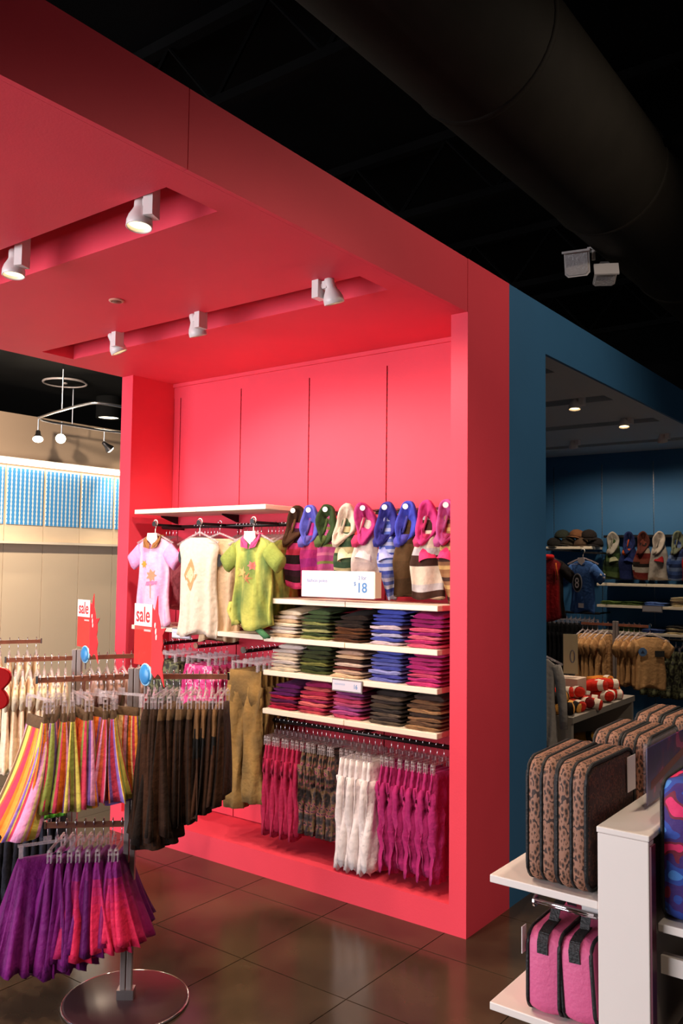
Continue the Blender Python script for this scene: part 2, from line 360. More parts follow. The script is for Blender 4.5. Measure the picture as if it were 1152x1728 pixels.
track_lamp('white spot lamp in the middle of the far pink slot', (-2.86, 2.66, 2.665), (.04, .34, -1), 44, 1, ang=150, col=WARM)
track_lamp('white spot lamp at the right end of the far pink slot', (-2.05, 2.63, 2.665), (.06, .34, -1), 34, -1, ang=150, col=WARM)
track_lamp('added unseen spot lamp in the pink slot above the camera', (-2.4, .77, 2.68), (-.1, .8, -1), 80, 1, ang=100)  # lamp added out of view to light the rack fronts
d = thing('smoke_detector', 'small round brown cover plate on the pink canopy', 'ceiling plate', (-2.98, 2.321, ZC))
ob('rim', MB().lathe([(.034, 0), (.034, -.004), (.024, -.007), (.022, -.004)], 24).mesh('rim', mat('plate_rim', S(205, 140, 120), .4), True), d)
ob('grille', MB().lathe([(.0215, -.002), (.019, -.009), (.004, -.011)], 20).mesh('grille', mat('plate_brown', S(120, 70, 55), .5), True), d)
BCOL = (1, .82, .62)
track_lamp('glowing white spot lamp in the first visible blue slot', (-2.15, 5.47, 2.68), (.05, -.15, -1), 65, 1, 'lamps in the blue canopy', 110, col=BCOL)
track_lamp('glowing white spot lamp in the second visible blue slot', (-2.12, 6.37, 2.68), (.08, -.2, -1), 65, 1, 'lamps in the blue canopy', 110, col=BCOL)
track_lamp('unlit-looking white spot lamp in the last blue slot, left one', (-2.87, 7.24, 2.68), (0, .30, -1), 26, 1, 'lamps in the blue canopy', 140, col=BCOL)
track_lamp('unlit-looking white spot lamp in the last blue slot, right one', (-2.11, 7.29, 2.68), (0, .30, -1), 26, 1, 'lamps in the blue canopy', 140, col=BCOL)

# emergency light with two heads hanging under the duct
e = thing('emergency_light', 'white twin-head emergency light hanging under the dark duct', 'emergency light', (-1.86, 5.0, 3.52))
def flood(parent, c, d, rz, rx):
    mb = MB()
    prof = [(-.06, .05), (.06, .05), (.06, -.05), (.045, -.065), (-.045, -.065), (-.06, -.05)]
    rings = [[(x*s, y, z*s) for x, z in prof] for y, s in ((-.02, 1), (.0, .98), (.05, .6), (.085, .35))]
    o = ob('lamp_head', mb.loft(rings).mesh('flood', M['wplastic']), parent, c, (rx, 0, rz), scale=(d, d, d))
    ob('lens', MB().loft([[(x*s, y, z*s) for x, z in prof] for y, s in ((-.021, .9), (-.028, .86))]).mesh('lens', M['lens']), o)
    ob('visor', MB().box(-.066, -.045, .05, .066, .03, .060).mesh('visor', M['wplastic']), o)
    return o
flood(e, (-.06, -.06, -.06), 1.25, .22, .30)
flood(e, (.07, .05, -.13), 1.1, .5, 1.15)
ob('bracket', MB().tube([(0, .05, .06), (0, .05, -.02)], .012, 8).box(-.03, .02, .04, .03, .08, .056).mesh('bracket', M['wplastic']), e)

# curved rail lamps, downlight and ring by the pale wall
r = thing('curved_lamp_rail', 'curved grey ceiling rail carrying spot lamps by the pale wall', 'lamp rail', (-6.9, 4.9, 2.95))
pts = [(-6.0, 4.95), (-5.95, 4.715), (-5.99, 4.50), (-6.16, 4.475), (-6.54, 4.53), (-6.87, 4.60), (-7.12, 4.68), (-7.2, 4.85), (-7.2, 5.11), (-7.2, 5.45), (-7.12, 5.8)]
def smooth_path(P, k=6):
    out = []
    for i in range(len(P)-1):
        a, b, c, d = [Vector((*q, 0)) if len(q) == 2 else Vector(q) for q in (P[max(i-1, 0)], P[i], P[i+1], P[min(i+2, len(P)-1)])]
        for j in range(k):
            t = j/k
            out.append(.5*((2*b)+(c-a)*t+(2*a-5*b+4*c-d)*t*t+(3*b-a-3*c+d)*t**3))
    out.append(Vector((*P[-1], 0)) if len(P[-1]) == 2 else Vector(P[-1])); return out
ob('bar', MB().tube([p-Vector((-6.9, 4.9, 0)) for p in smooth_path(pts)], .012, 8).mesh('bar', M['steel'], True), r)
for px, py in ((-6.54, 4.53), (-7.2, 5.11)): ob('drop_rod', MB().tube([(px+6.9, py-4.9, 0), (px+6.9, py-4.9, .37)], .006).mesh('rod', M['steel']), r)
bell = MB().lathe([(.006, .02), (.022, .01), (.026, -.03), (.045, -.075), (.05, -.09)], 20, cap=False).mesh('bell', M['darkrail'], True)
bulb = MB().lathe([(.001, -.108), (.03, -.104), (.048, -.088), (.03, -.07)], 20).mesh('bulb', M['hotglow'], True)
for lab, (x, y), aim in (('dark bell spot lamp at the near end of the curved rail', (-7.14, 4.69), (.45, -.3, -.8)), ('round glowing spot lamp facing the shop on the curved rail', (-7.20, 4.99), (.75, -.62, -.35)), ('dark bell spot lamp on the rail beside the pink wing', (-7.20, 5.50), (.2, .75, -.7))):
    t = thing('rail_spot_lamp', lab, 'spot lamp', (x, y, 2.94), 0, 'spot lamps on the curved rail')
    ob('drop_stem', MB().tube([(0, 0, .03), (0, 0, -.11)], .007).mesh('stem', M['steel']), t)
    h = ob('lamp_bell', bell, t, (0, 0, -.12), Vector(aim).to_track_quat('-Z', 'Y').to_euler()); ob('bulb', bulb, h)
    spot_light('beam', t, Vector((0, 0, -.12))+Vector(aim).normalized()*.13, aim, 40, 140)
t = thing('downlight', 'round black can downlight glowing above the pale wall', 'downlight', (-7.27, 5.60, 3.10))
ob('can', MB().lathe([(.13, .22), (.13, .0), (.12, -.004), (.108, 0), (.108, .02)], 30, cap=False).mesh('can', M['black'], True), t)
ob('lens', MB().lathe([(.001, .012), (.107, .012)], 30).mesh('lens', M['cove'], True), t)
t = thing('ceiling_ring', 'thin grey ring speaker on the black soffit', 'ceiling ring', (-6.97, 4.85, 3.3))
ob('ring', MB().tube([(.20*math.cos(2*PI*k/40), .20*math.sin(2*PI*k/40), .006) for k in range(40)], .011, 6, loop=True).mesh('ring', M['greymetal'], True), t)
ob('hub', MB().lathe([(.024, .02), (.024, -.004), (.01, -.008)], 14).mesh('hub', M['greymetal'], True), t)
ob('dish', MB().lathe([(.195, .019), (.19, .006), (.001, .004)], 30).mesh('dish', M['black'], True), t)

# lamps added out of view over the aisle to brighten what they face
for i, (x, y, pw, aim) in enumerate(((.75, 4.0, 105, (-1, -.10, -.66)), (-.2, 2.5, 110, (-.18, -.18, -1)), (.6, .4, 60, (-.42, .48, -1)), (-4.75, 1.4, 80, (.1, .3, -1)), (-5.7, 3.05, 470, (-.85, 1.1, -.75)))):
    t = thing('added_aisle_lamp', ['added unseen spot lamp turned to the blue wing', 'added unseen spot lamp above the lunch bag stand', 'added unseen spot lamp above the camera', 'added unseen spot lamp above the far clothes racks', 'added unseen spot lamp near the pale wall'][i], 'spot lamp', (x, y, 3.22 if i == 4 else 3.75), 0, 'added lamps out of view')
    ob('rod', MB().tube([(0, 0, .05), (0, 0, .10 if i == 4 else .65)], .01).mesh('rod', M['black']), t)
    h = ob('lamp_head', head_me, t, (0, 0, .03), Vector(aim).to_track_quat('-Z', 'Y').to_euler(), scale=(1.6, 1.6, 1.6)); ob('bulb', glow_me, h)
    spot_light('beam', t, Vector((0, 0, .03))+Vector(aim).normalized()*.18, aim, pw, 100 if i == 0 else 46 if i == 2 else 115, (1, .82, .62), .7, .06)

# ------------------------------------------------------------------ shelves in the pink bay
board_me = bpy.data.meshes
def board(label, x0, x1, ztop, y0=3.32, y1=3.66, th=.026, group='cream shelf boards in the pink bay', brackets=()):
    t = thing('shelf_board', label, 'shelf', ((x0+x1)/2, y0, ztop), 0, group)
    h = (x1-x0)/2-.0012
    bevel(ob('board', MB().box(-h, 0, -th, h, y1-y0, 0).mesh('board', M['shelf']), t), .003)
    for bx in brackets:
        q = bx-(x0+x1)/2
        poly = [(y1-y0-.002, -th), (y1-y0-.002, -th-.045), (y1-y0-.02, -th-.045), (.20, -th-.008), (.20, -th)]
        ob('bracket', MB().loft([[(q-.003, y, z) for y, z in poly], [(q+.003, y, z) for y, z in poly]]).mesh('bracket', M['slot']), t)
    return t
board('topmost shelf board, left half, above the display shirts', G[0], G[1], 1.911, brackets=(G[0]+.01,))
board('topmost shelf board, right half, above the display shirts', G[1], G[2], 1.911, brackets=(G[1]+.008, G[2]-.008))
board('shelf board under the display shirts, left half', G[0], G[1], 1.228, brackets=(G[0]+.01,))
board('shelf board under the display shirts, right half', G[1], G[2]-.003, 1.228, brackets=(G[1]+.008,))
ZS = [1.419, 1.222, 1.050, .853]
for z, nm in zip(ZS, ('shelf below the hanging polos', 'upper of three folded-clothes shelves', 'middle of three folded-clothes shelves', 'lowest folded-clothes shelf')):
    board('cream board, left half, of the '+nm, G[2], G[3], z, brackets=(G[2]+.01,))
    board('cream board, right half, of the '+nm, G[3], G[4]-.008, z, brackets=(G[3]+.008, G[4]-.015))

# ------------------------------------------------------------------ cloth builders (origin = the point on the rail, hanging down -Z, width along X)
def sgn(v): return 1 if v >= 0 else -1
def top_mesh(w=.30, h=.42, sl=.10, th=.03, fold=.008, seed=1, m='fab', col=None, z0=-.085, neck=.055, k=24.):
    R = random.Random(seed); ph = [R.uniform(0, 6) for _ in range(4)]; mb = MB(); nu, nv = 56, 18
    prof = [(0, neck/w*1.0), (.02, .30), (.06, .43), (.10, .46), (.22, .415), (.5, .42), (.8, .45), (1, .475)]
    def hw(v):
        for (a, x), (b, y) in zip(prof[:-1], prof[1:]):
            if v <= b: return w*(x+(y-x)*(v-a)/(b-a))
        return w*prof[-1][1]
    rings = []
    vs = [0, .02, .045, .07, .10, .15, .22, .3, .38, .46, .54, .62, .70, .78, .85, .91, .96, 1]
    for v in vs:
        W = hw(v); tk = th*(.35+.65*min(1, v*5)); ring = []
        for j in range(nu):
            a = 2*PI*j/nu; c, s = math.cos(a), math.sin(a)
            x = W*sgn(c)*abs(c)**.75; y = tk*s
            q1 = k*x/w*.95+ph[0]+1.6*v+.5*math.sin(5*v+ph[1])
            y += fold*(.18+1.1*v)*((1-2*abs(math.sin(q1*.5)))*.8+.4*math.sin(q1*1.7+ph[2]))*(.4+.6*abs(s)) + fold*.7*v*math.sin(k*.4*x/w+ph[1])
            x += .006*v*math.sin(9*v+ph[2])
            z = z0-h*v - (.02*(v-.7)*3*math.sin(k*.35*x/w+ph[3]) if v > .7 else 0)
            ring.append((x, y, z))
        rings.append(ring)
    cf = (lambda i, j: col(vs[min(i, nv-1)], j/nu, 'b')) if col else None
    mb.loft(rings, col=cf)
    if sl > 0:
        for s in (-1, 1):
            rr = []
            for q in range(5):
                t = q/4; cx = s*(w*.36+sl*.72*t); cz = z0-h*.135-sl*.62*t-.01
                rad = .052-.004*t
                rr.append([(cx+s*rad*.75*math.cos(a)*.7, th*.9*math.sin(a)*(1+.15*math.sin(3*a+t*3)), cz+rad*math.cos(a)*.9) for a in [2*PI*n/14 for n in range(14)]])
            mb.loft(rr, col=(lambda i, j: col(.15, .5, 's')) if col else None)
    return mb.mesh('top', M[m], True, True)
def skirt_mesh(w=.2, h=.31, top_t=.012, hem_t=.045, flare=1.25, seed=1, pleats=9, amp=.004, m='fabc', col=None, z0=-.135, band=.05, lean=0., sweep=0.):
    R = random.Random(seed); nu, nv = 72, 12; mb = MB(); rings = []; ph = R.uniform(0, 6); vs = [i/(nv-1) for i in range(nv)]
    tops = R.uniform(-.3, .3)
    for v in vs:
        fl = v**.85; W = w/2*(1+(flare-1)*fl); tk = top_t+(hem_t-top_t)*fl; ring = []
        for j in range(nu):
            a = 2*PI*j/nu; c, s = math.cos(a), math.sin(a)
            dis = 1+(amp/.02)*fl*math.sin(pleats*a+ph+1.2*v)
            x = W*sgn(c)*abs(c)**.8*(1+.10*(dis-1)) + lean*v*v
            s2 = sgn(s)*abs(s)**.62
            x += sgn(c)*amp*1.7*fl*math.sin(s2*pleats*.75+ph+.8*v)*abs(c)
            y = tk*s2*(1+.5*(dis-1)) + amp*1.2*fl*math.sin(pleats*.5*a+ph*2) + sweep*v*v
            z = z0-h*v - (.010*math.sin(2*a+ph)+.006*math.sin(5*a)) * (v**3)
            ring.append((x, y, z))
        rings.append(ring)
    cf = (lambda i, j: col(vs[min(i, nv-1)], j/nu, 'b')) if col else None
    mb.loft(rings, col=cf)
    return mb.mesh('skirt', M[m], True)
def pants_mesh(w=.22, h=.5, th=.03, leg=.55, seed=1, m='fab', fold=.007, col=None, z0=-.108, cuff=False, flare=1.0, rag=.0, crinkle=.2):
    R = random.Random(seed); ph = [R.uniform(0, 6) for _ in range(5)]; mb = MB(); nu = 22
    hip = h*(1-leg)
    rings = []; vs = [i/6 for i in range(7)]
    for v in vs:
        W = w/2*(.86+.14*v)*(1 if v < .9 else .86); tk = th*(.5+.5*min(1, v*1.8))*(1 if v < .7 else 1-(v-.7)*1.9)
        rings.append([(W*sgn(math.cos(a))*abs(math.cos(a))**.7+.003*math.sin(5*v+ph[0]), tk*math.sin(a)+fold*math.sin(7*a+ph[1]+4*v)*(.3+v), z0-hip*v) for a in [2*PI*n/nu for n in range(nu)]])
    mb.loft(rings, col=(lambda i, j: col(i/6*(1-leg), j/nu, 'b')) if col else None)
    for s in (-1, 1):
        rings = []; ns = 12
        for i in range(ns):
            t = i/(ns-1); z = z0-hip*.42-(h-hip*.42)*t*(1+.05*s*math.sin(ph[2]))
            rw = w*.265*(1-.14*t)*(1+(flare-1)*t); tk = th*(.80+.22*min(1, t*3)-.1*t)*(1+(flare-1)*t*.6)
            cx = s*w*.245+.008*math.sin(4*t+ph[3]+s)
            if cuff and t > .88: rw *= 1.14; tk *= 1.2
            rings.append([(cx+rw*math.cos(a)+fold*.8*math.sin(3*a+11*t+ph[4]), tk*math.sin(a)*(1+.16*math.sin(5*t+ph[1]+s))+fold*.8*math.sin(5*a+5*t+ph[2]+s)+fold*.5*math.sin(3.5*t+ph[0])+fold*crinkle*math.sin(24*t+ph[1]+2*a), z+rag*math.sin(6*a+ph[0])*(1 if t > .9 else 0)) for a in [2*PI*n/nu for n in range(nu)]])
        mb.loft(rings, col=(lambda i, j: col(.45+.55*i/11, j/nu, 'l')) if col else None)
    return mb.mesh('trousers', M[m], True, True)
def fold_mesh(seed, W=.175, D=.25, T=.02, m='fab', two=True):
    R = random.Random(seed); mb = MB(); rings = []; nx = 9
    ph = [R.uniform(0, 6) for _ in range(4)]
    for i in range(nx):
        u = i/(nx-1); x = (u-.5)*W; e = 1-(abs(2*u-1)**6)*.55
        prof = []
        f0 = .006*math.sin(2.4*u*PI+ph[0])+.003*math.sin(6*u*PI+ph[3]); zt = T*.5*e
        top = .0045*math.sin(2.2*PI*u+ph[1])+.002*math.sin(5*PI*u+ph[0])
        F = [(.018, zt), (.006, zt*.86), (f0, zt*.5), (.007 if two else f0, zt*.03), (f0+.003, -zt*.45), (.006, -zt*.86), (.018, -zt)]
        B = [(D*.5, -zt*.96), (D-.01, -zt), (D, 0), (D-.012, zt), (D*.75, zt*1.05), (D*.5, zt*.95), (D*.25, zt*1.06)]
        for y, z in F+B:
            prof.append((x*(.97 if abs(z) < T*.1 else 1), y, z+T*.5+top*(1 if z > 0 else .2)*(.6+.4*math.sin(9*y/D+ph[2]))))
        rings.append(prof)
    return mb.loft(rings).mesh('folded', M[m], True)
# hangers: a chrome hook and a clear plastic body
def hook_path(drop=.055): return [(-.011, 0, .001), (-.010, 0, .009), (-.005, 0, .0145), (.001, 0, .0155), (.007, 0, .0125), (.0105, 0, .005), (.009, 0, -.004), (.003, 0, -.013), (0, 0, -.022), (0, 0, -drop)]
hook_me = MB().tube(hook_path(), .0017, 6).mesh('hook', M['chrome'], True)
bighook_me = MB().tube([(x*1.5, y, z*1.4) for x, y, z in hook_path()], .0030, 7).mesh('hook', M['whitehang'], True)
topbody_me = MB().tube([(-.135, 0, -.112), (-.07, 0, -.082), (-.02, 0, -.062), (0, 0, -.055), (.02, 0, -.062), (.07, 0, -.082), (.135, 0, -.112)], .006, 7).tube([(-.13, 0, -.114), (.13, 0, -.114)], .0035, 6).mesh('hanger_body', M['clear'], True)
_c = MB().box(-.102, -.0028, -.073, .102, .0028, -.063).box(-.014, -.0028, -.064, .014, .0028, -.046)
clipbody_me = _c.mesh('hanger_body', M['clear'])
_k = MB().box(-.007, -.008, -.112, .007, -.0045, -.07).box(-.007, .0045, -.112, .007, .008, -.07).box(-.004, -.009, -.09, .004, .009, -.084).box(-.007, -.0045, -.074, .007, .0045, -.070)
clip_me = _k.mesh('grip_clip', M['clear'])
def hanger(kind, loc, rz, label, group, lean=0, big=False):
    t = thing('clothes_hanger', label, 'hanger', loc, rz, group); t.rotation_euler.x = lean
    ob('hook', bighook_me if big else hook_me, t)
    if kind == 'clip': ob('crossbar', clipbody_me, t); ob('grip_clip', clip_me, t, (-.09, 0, 0)); ob('grip_clip', clip_me, t, (.09, 0, 0))
    else: ob('shoulder_bar', topbody_me, t)
    return t
def rail(label, a, b, z, y, r=.011, m='darkrail', group=None):
    t = thing('hang_rail', label, 'hang rail', ((a+b)/2, y, z), 0, group)
    h = (b-a)/2; ob('bar', MB().tube([(-h, 0, 0), (h, 0, 0)], r, 10).mesh('bar', M[m], True), t)
    for s in (-h+.006, 0, h-.006):
        ob('arm', MB().box(s-.005, 0, -.012, s+.005, YW-y, .008).mesh('arm', M['darkrail']), t)
    return t
def faceout(label, x, z, y0, group, n=0):
    t = thing('faceout_arm', label, 'display arm', (x, y0, z), 0, group)
    ob('bar', MB().box(-.008, 0, -.012, .008, YW-y0, .006).mesh('bar', M['darkrail']), t)
    ob('end_stop', MB().disc((0, -.003, .004), .017, 14, 'y', .007).mesh('stop', M['chrome']), t); return t

# ------------------------------------------------------------------ pink bay: display shirts and their rail
def jit(c, a=.06):
    q = 1+rnd.uniform(-a, a); return (min(1, c[0]*q), min(1, c[1]*q), min(1, c[2]*q), 1)
rail('dark rail of crowded hangers behind the display shirts', -3.99, -2.975, 1.812, 3.50, group='rails in the pink bay')
def lerp(a, b, t): return tuple(a[i]+(b[i]-a[i])*t for i in range(4))
def dye(pal, seed):
    R = random.Random(seed); T_ = [[R.random() for _ in range(40)] for _ in range(24)]
    def f(v, u, part):
        x = min(.999, max(0, .5+.26*math.sin(u*38+v*3+seed)+.16*math.sin(u*75-v*9+2*seed)+.14*math.sin(v*8+u*12+seed*3)))
        i = min(len(pal)-1.001, x*(len(pal)-1)); return lerp(pal[int(i)], pal[int(i)+1], i-int(i))
    return f
def display_arm(label, x, y0=3.285, z=1.818):
    t = thing('faceout_arm', label, 'display arm', (x, y0, z), 0, 'display arms above the shirts')
    ob('bar', MB().box(-.006, 0, -.010, .006, 3.487-y0, .004).mesh('bar', M['darkrail']), t)
    ob('end_stop', MB().disc((0, -.003, .002), .015, 14, 'y', .006).mesh('stop', M['chrome']), t)
for x, nm in ((-3.815, 'pink collared tee'), (-3.447, 'cream sleeveless top'), (-3.045, 'green shirt')): display_arm('dark display arm holding the '+nm, x)
def collar(parent, c, color, y=-.006, z=-.085, w=.062, name='collar', split=True):
    mb = MB()
    for s in (-1, 1):
        mb.loft([[(s*.004, y-.030, z-.062), (s*.004, y-.024, z-.062)], [(s*.036, y-.036, z-.045), (s*.036, y-.028, z-.045)], [(s*w, y-.022, z-.010), (s*w, y-.014, z-.012)], [(s*w*.8, y, z+.022), (s*w*.8, y+.006, z+.016)], [(s*.012, y-.012, z-.020), (s*.012, y-.008, z-.020)]], closed=True, cap=False)
        mb.loft([[(s*.006, y-.034, z-.062), (s*.05, y-.036, z-.052), (s*w, y-.024, z-.012), (s*w*.78, y+.002, z+.024)], [(s*.012, y-.026, z-.030), (s*.03, y-.024, z-.02), (s*w*.7, y-.010, z+.004), (s*w*.6, y+.008, z+.022)]], closed=False, cap=False)
    mb.tube([(w*.72*math.cos(a), y+.02+.022*math.sin(a), z+.016) for a in [PI*k/8 for k in range(9)]], .007, 6)
    return ob(name, mb.mesh('collar', M['fab'], True), parent, color=color)
def print_patch(parent, name, poly, y, color, th=.0012):
    body = [c for c in parent.children if c.name.startswith('body')][0]
    cx = sum(q[0] for q in poly)/len(poly); cz = sum(q[1] for q in poly)/len(poly); dense = []
    for a, b in zip(poly, poly[1:]+poly[:1]): dense += [(a[0]+(b[0]-a[0])*k/3, a[1]+(b[1]-a[1])*k/3) for k in range(3)]
    o = ob(name, MB().loft([[(cx+(x-cx)*f, -.15, cz+(z-cz)*f) for x, z in dense] for f in (.001, .25, .5, .75, 1)], cap=False).mesh('print', M['fab'], True), parent, color=color)
    m = o.modifiers.new('on_cloth', 'SHRINKWRAP'); m.wrap_method = 'PROJECT'; m.use_project_y = True; m.use_positive_direction = True; m.use_negative_direction = False; m.target = body
    m.wrap_mode = 'ON_SURFACE'; m.offset = .0022 if 'inner' in name or 'leaf' in name or 'stem' in name else .0014
    return o
def flower(cx, cz, r, n=6, k=.45): return [(cx+r*(1-k*(i % 2))*math.cos(PI*i/n), cz+r*(1-k*(i % 2))*math.sin(PI*i/n)) for i in range(2*n)]
# pink tee
hanger('top', (-3.815, 3.292, 1.822), .12, 'white hook hanger holding the pink collared tee', 'display hangers', big=True)
t = thing('tee_shirt', 'pale pink short-sleeved tee with brown collar and orange flower print', 'tee shirt', (-3.815, 3.290, 1.822), .12)
tie = dye([S(222, 140, 190), S(232, 166, 200), S(238, 190, 208), S(226, 150, 190)], 3)
ob('body', top_mesh(.27, .49, .105, .03, .010, 5, 'fabc', lambda v, u, p: S(230, 160, 206) if p == 's' else tie(v, u, p)), t)
collar(t, None, S(150, 100, 56))
ob('neck_card', MB().prism([(-.035, -.055), (.035, -.055), (.04, -.09), (.004, -.125), (-.04, -.09)], -.022, -.026).mesh('card', M['card']), t)
print_patch(t, 'flower_print', flower(-.052, -.235, .026), -.048, S(226, 150, 60)); print_patch(t, 'blossom_print', flower(.012, -.30, .04, 7), -.050, S(232, 140, 110))
print_patch(t, 'leaf_print', [(-.03, -.36), (.05, -.35), (.055, -.33), (-.02, -.335)], -.052, S(214, 120, 160)); print_patch(t, 'stem_print', [(.0, -.345), (.008, -.345), (.012, -.43), (.004, -.43)], -.052, S(214, 150, 130))
# cream sleeveless top
hanger('top', (-3.447, 3.292, 1.822), .10, 'white hook hanger holding the cream sleeveless top', 'display hangers', big=True)
t = thing('sleeveless_top', 'cream sleeveless top with a tan diamond on the chest', 'top', (-3.447, 3.290, 1.822), .30)
ob('body', top_mesh(.27, .53, .0, .034, .013, 8, 'fab'), t, color=S(220, 202, 184))
print_patch(t, 'diamond_print', [(-.03, -.20), (.012, -.29), (-.03, -.38), (-.072, -.29)], -.053, S(196, 150, 104)); print_patch(t, 'inner_diamond_print', [(-.03, -.245), (-.006, -.29), (-.03, -.335), (-.054, -.29)], -.0545, S(226, 196, 160))
for s, z in ((-1, -.19), (1, -.21)):
    ob('armhole', MB().loft([[(s*.118+.017*math.cos(a), -.020-.004*q+.004*math.sin(a)*0, z+.036*math.sin(a)) for a in [2*PI*k/16 for k in range(16)]] for q in (0, 1)]).mesh('armhole', M['blackp']), t, rot=(0, 0, s*.25))
hanger('top', (-3.36, 3.36, 1.818), .45, 'clear hanger holding the beige sleeveless top beside the cream one', 'display hangers')
t = thing('sleeveless_top', 'beige sleeveless top tucked just behind the cream display top', 'top', (-3.36, 3.372, 1.818), .45)
ob('body', top_mesh(.25, .55, .05, .03, .016, 9, 'fab'), t, color=S(206, 176, 142))
# green shirt
hanger('top', (-3.045, 3.292, 1.822), .05, 'white hook hanger holding the lime green shirt', 'display hangers', big=True)
t = thing('shirt', 'lime green dyed short-sleeved shirt with pink collar', 'shirt', (-3.045, 3.290, 1.822), .05)
lime = dye([S(170, 174, 78), S(198, 194, 100), S(150, 160, 74), S(74, 108, 66), S(184, 184, 92)], 11)
ob('body', top_mesh(.29, .47, .115, .036, .020, 12, 'fabc', lambda v, u, p: lime(v, u, p)), t)
collar(t, None, S(226, 70, 120))
ob('neck_card', MB().prism([(-.035, -.055), (.035, -.055), (.04, -.09), (.004, -.125), (-.04, -.09)], -.026, -.030).mesh('card', M['card']), t)
print_patch(t, 'blossom_print', flower(.03, -.235, .028), -.064, S(214, 120, 110)); print_patch(t, 'leaf_print', flower(-.04, -.27, .036, 5, .6), -.065, S(206, 170, 104)); print_patch(t, 'stem_print', flower(.0, -.30, .035, 6, .7), -.066, S(190, 130, 90))
ob('hem_knot', MB().loft([[(x+.02*math.cos(a), -.02+.018*math.sin(a), z+.008*math.cos(2*a)) for a in [2*PI*k/10 for k in range(10)]] for x, z in ((.02, -.52), (.05, -.555), (.09, -.58), (.12, -.60))]).mesh('knot', M['fab'], True), t, color=S(70, 120, 80))
ob('hem_knot', MB().loft([[(x+.016*math.cos(a), -.02+.016*math.sin(a), z+.008*math.cos(2*a)) for a in [2*PI*k/10 for k in range(10)]] for x, z in ((-.12, -.43), (-.135, -.47), (-.115, -.51), (-.08, -.54))]).mesh('knot', M['fab'], True), t, color=S(196, 190, 100))
# stock behind them
var_tops = {}
def stock_top(x, i, desc, ref, color, meshkey, w=.22, h=.40, sl=.06, colf=None, y=3.50, z=1.812):
    if meshkey not in var_tops: var_tops[meshkey] = top_mesh(w, h, sl, .016, .006, hash(meshkey) % 97 if not isinstance(meshkey, tuple) else meshkey[1], 'fabc' if colf else 'fab', colf)
    rz = PI/2+rnd.uniform(-.14, .14)
    hanger('top', (x, y, z), rz, f'clear hanger of the {ORD[i]} {desc} on the crowded rail', 'crowded rail hangers')
    o = tag(ob('shirt', var_tops[meshkey], None, (x, y, z), (0, 0, rz), color), f'{desc}, {ORD[i]} from {ref}', 'shirt', f'{desc}s on the rail')
mag = dye([S(150, 24, 80), S(206, 60, 110), S(176, 34, 96), S(120, 20, 84)], 5)
for i in range(8): stock_top(-3.70+.026*i, i, 'magenta dyed tunic', 'the pink display tee', None, ('mag', 20+i % 2), .23, .50, .05, mag)
for i in range(8): stock_top(-3.36+.026*i, i, ('tan cotton top'), 'the cream display top', jit(S(206, 176, 128), .12), ('tan', 31), .23, .46, .06)
for i in range(6): stock_top(-3.125+.026*i, i, 'olive green dyed shirt', 'the green display shirt', None, ('lim', 40+i % 2), .24, .44, .08, lime)
for i in range(4): stock_top(-3.955+.03*i, i, 'rose cotton top', 'the pink wing', jit(S(226, 130, 150), .1), ('rose', 51), .21, .40, .05)

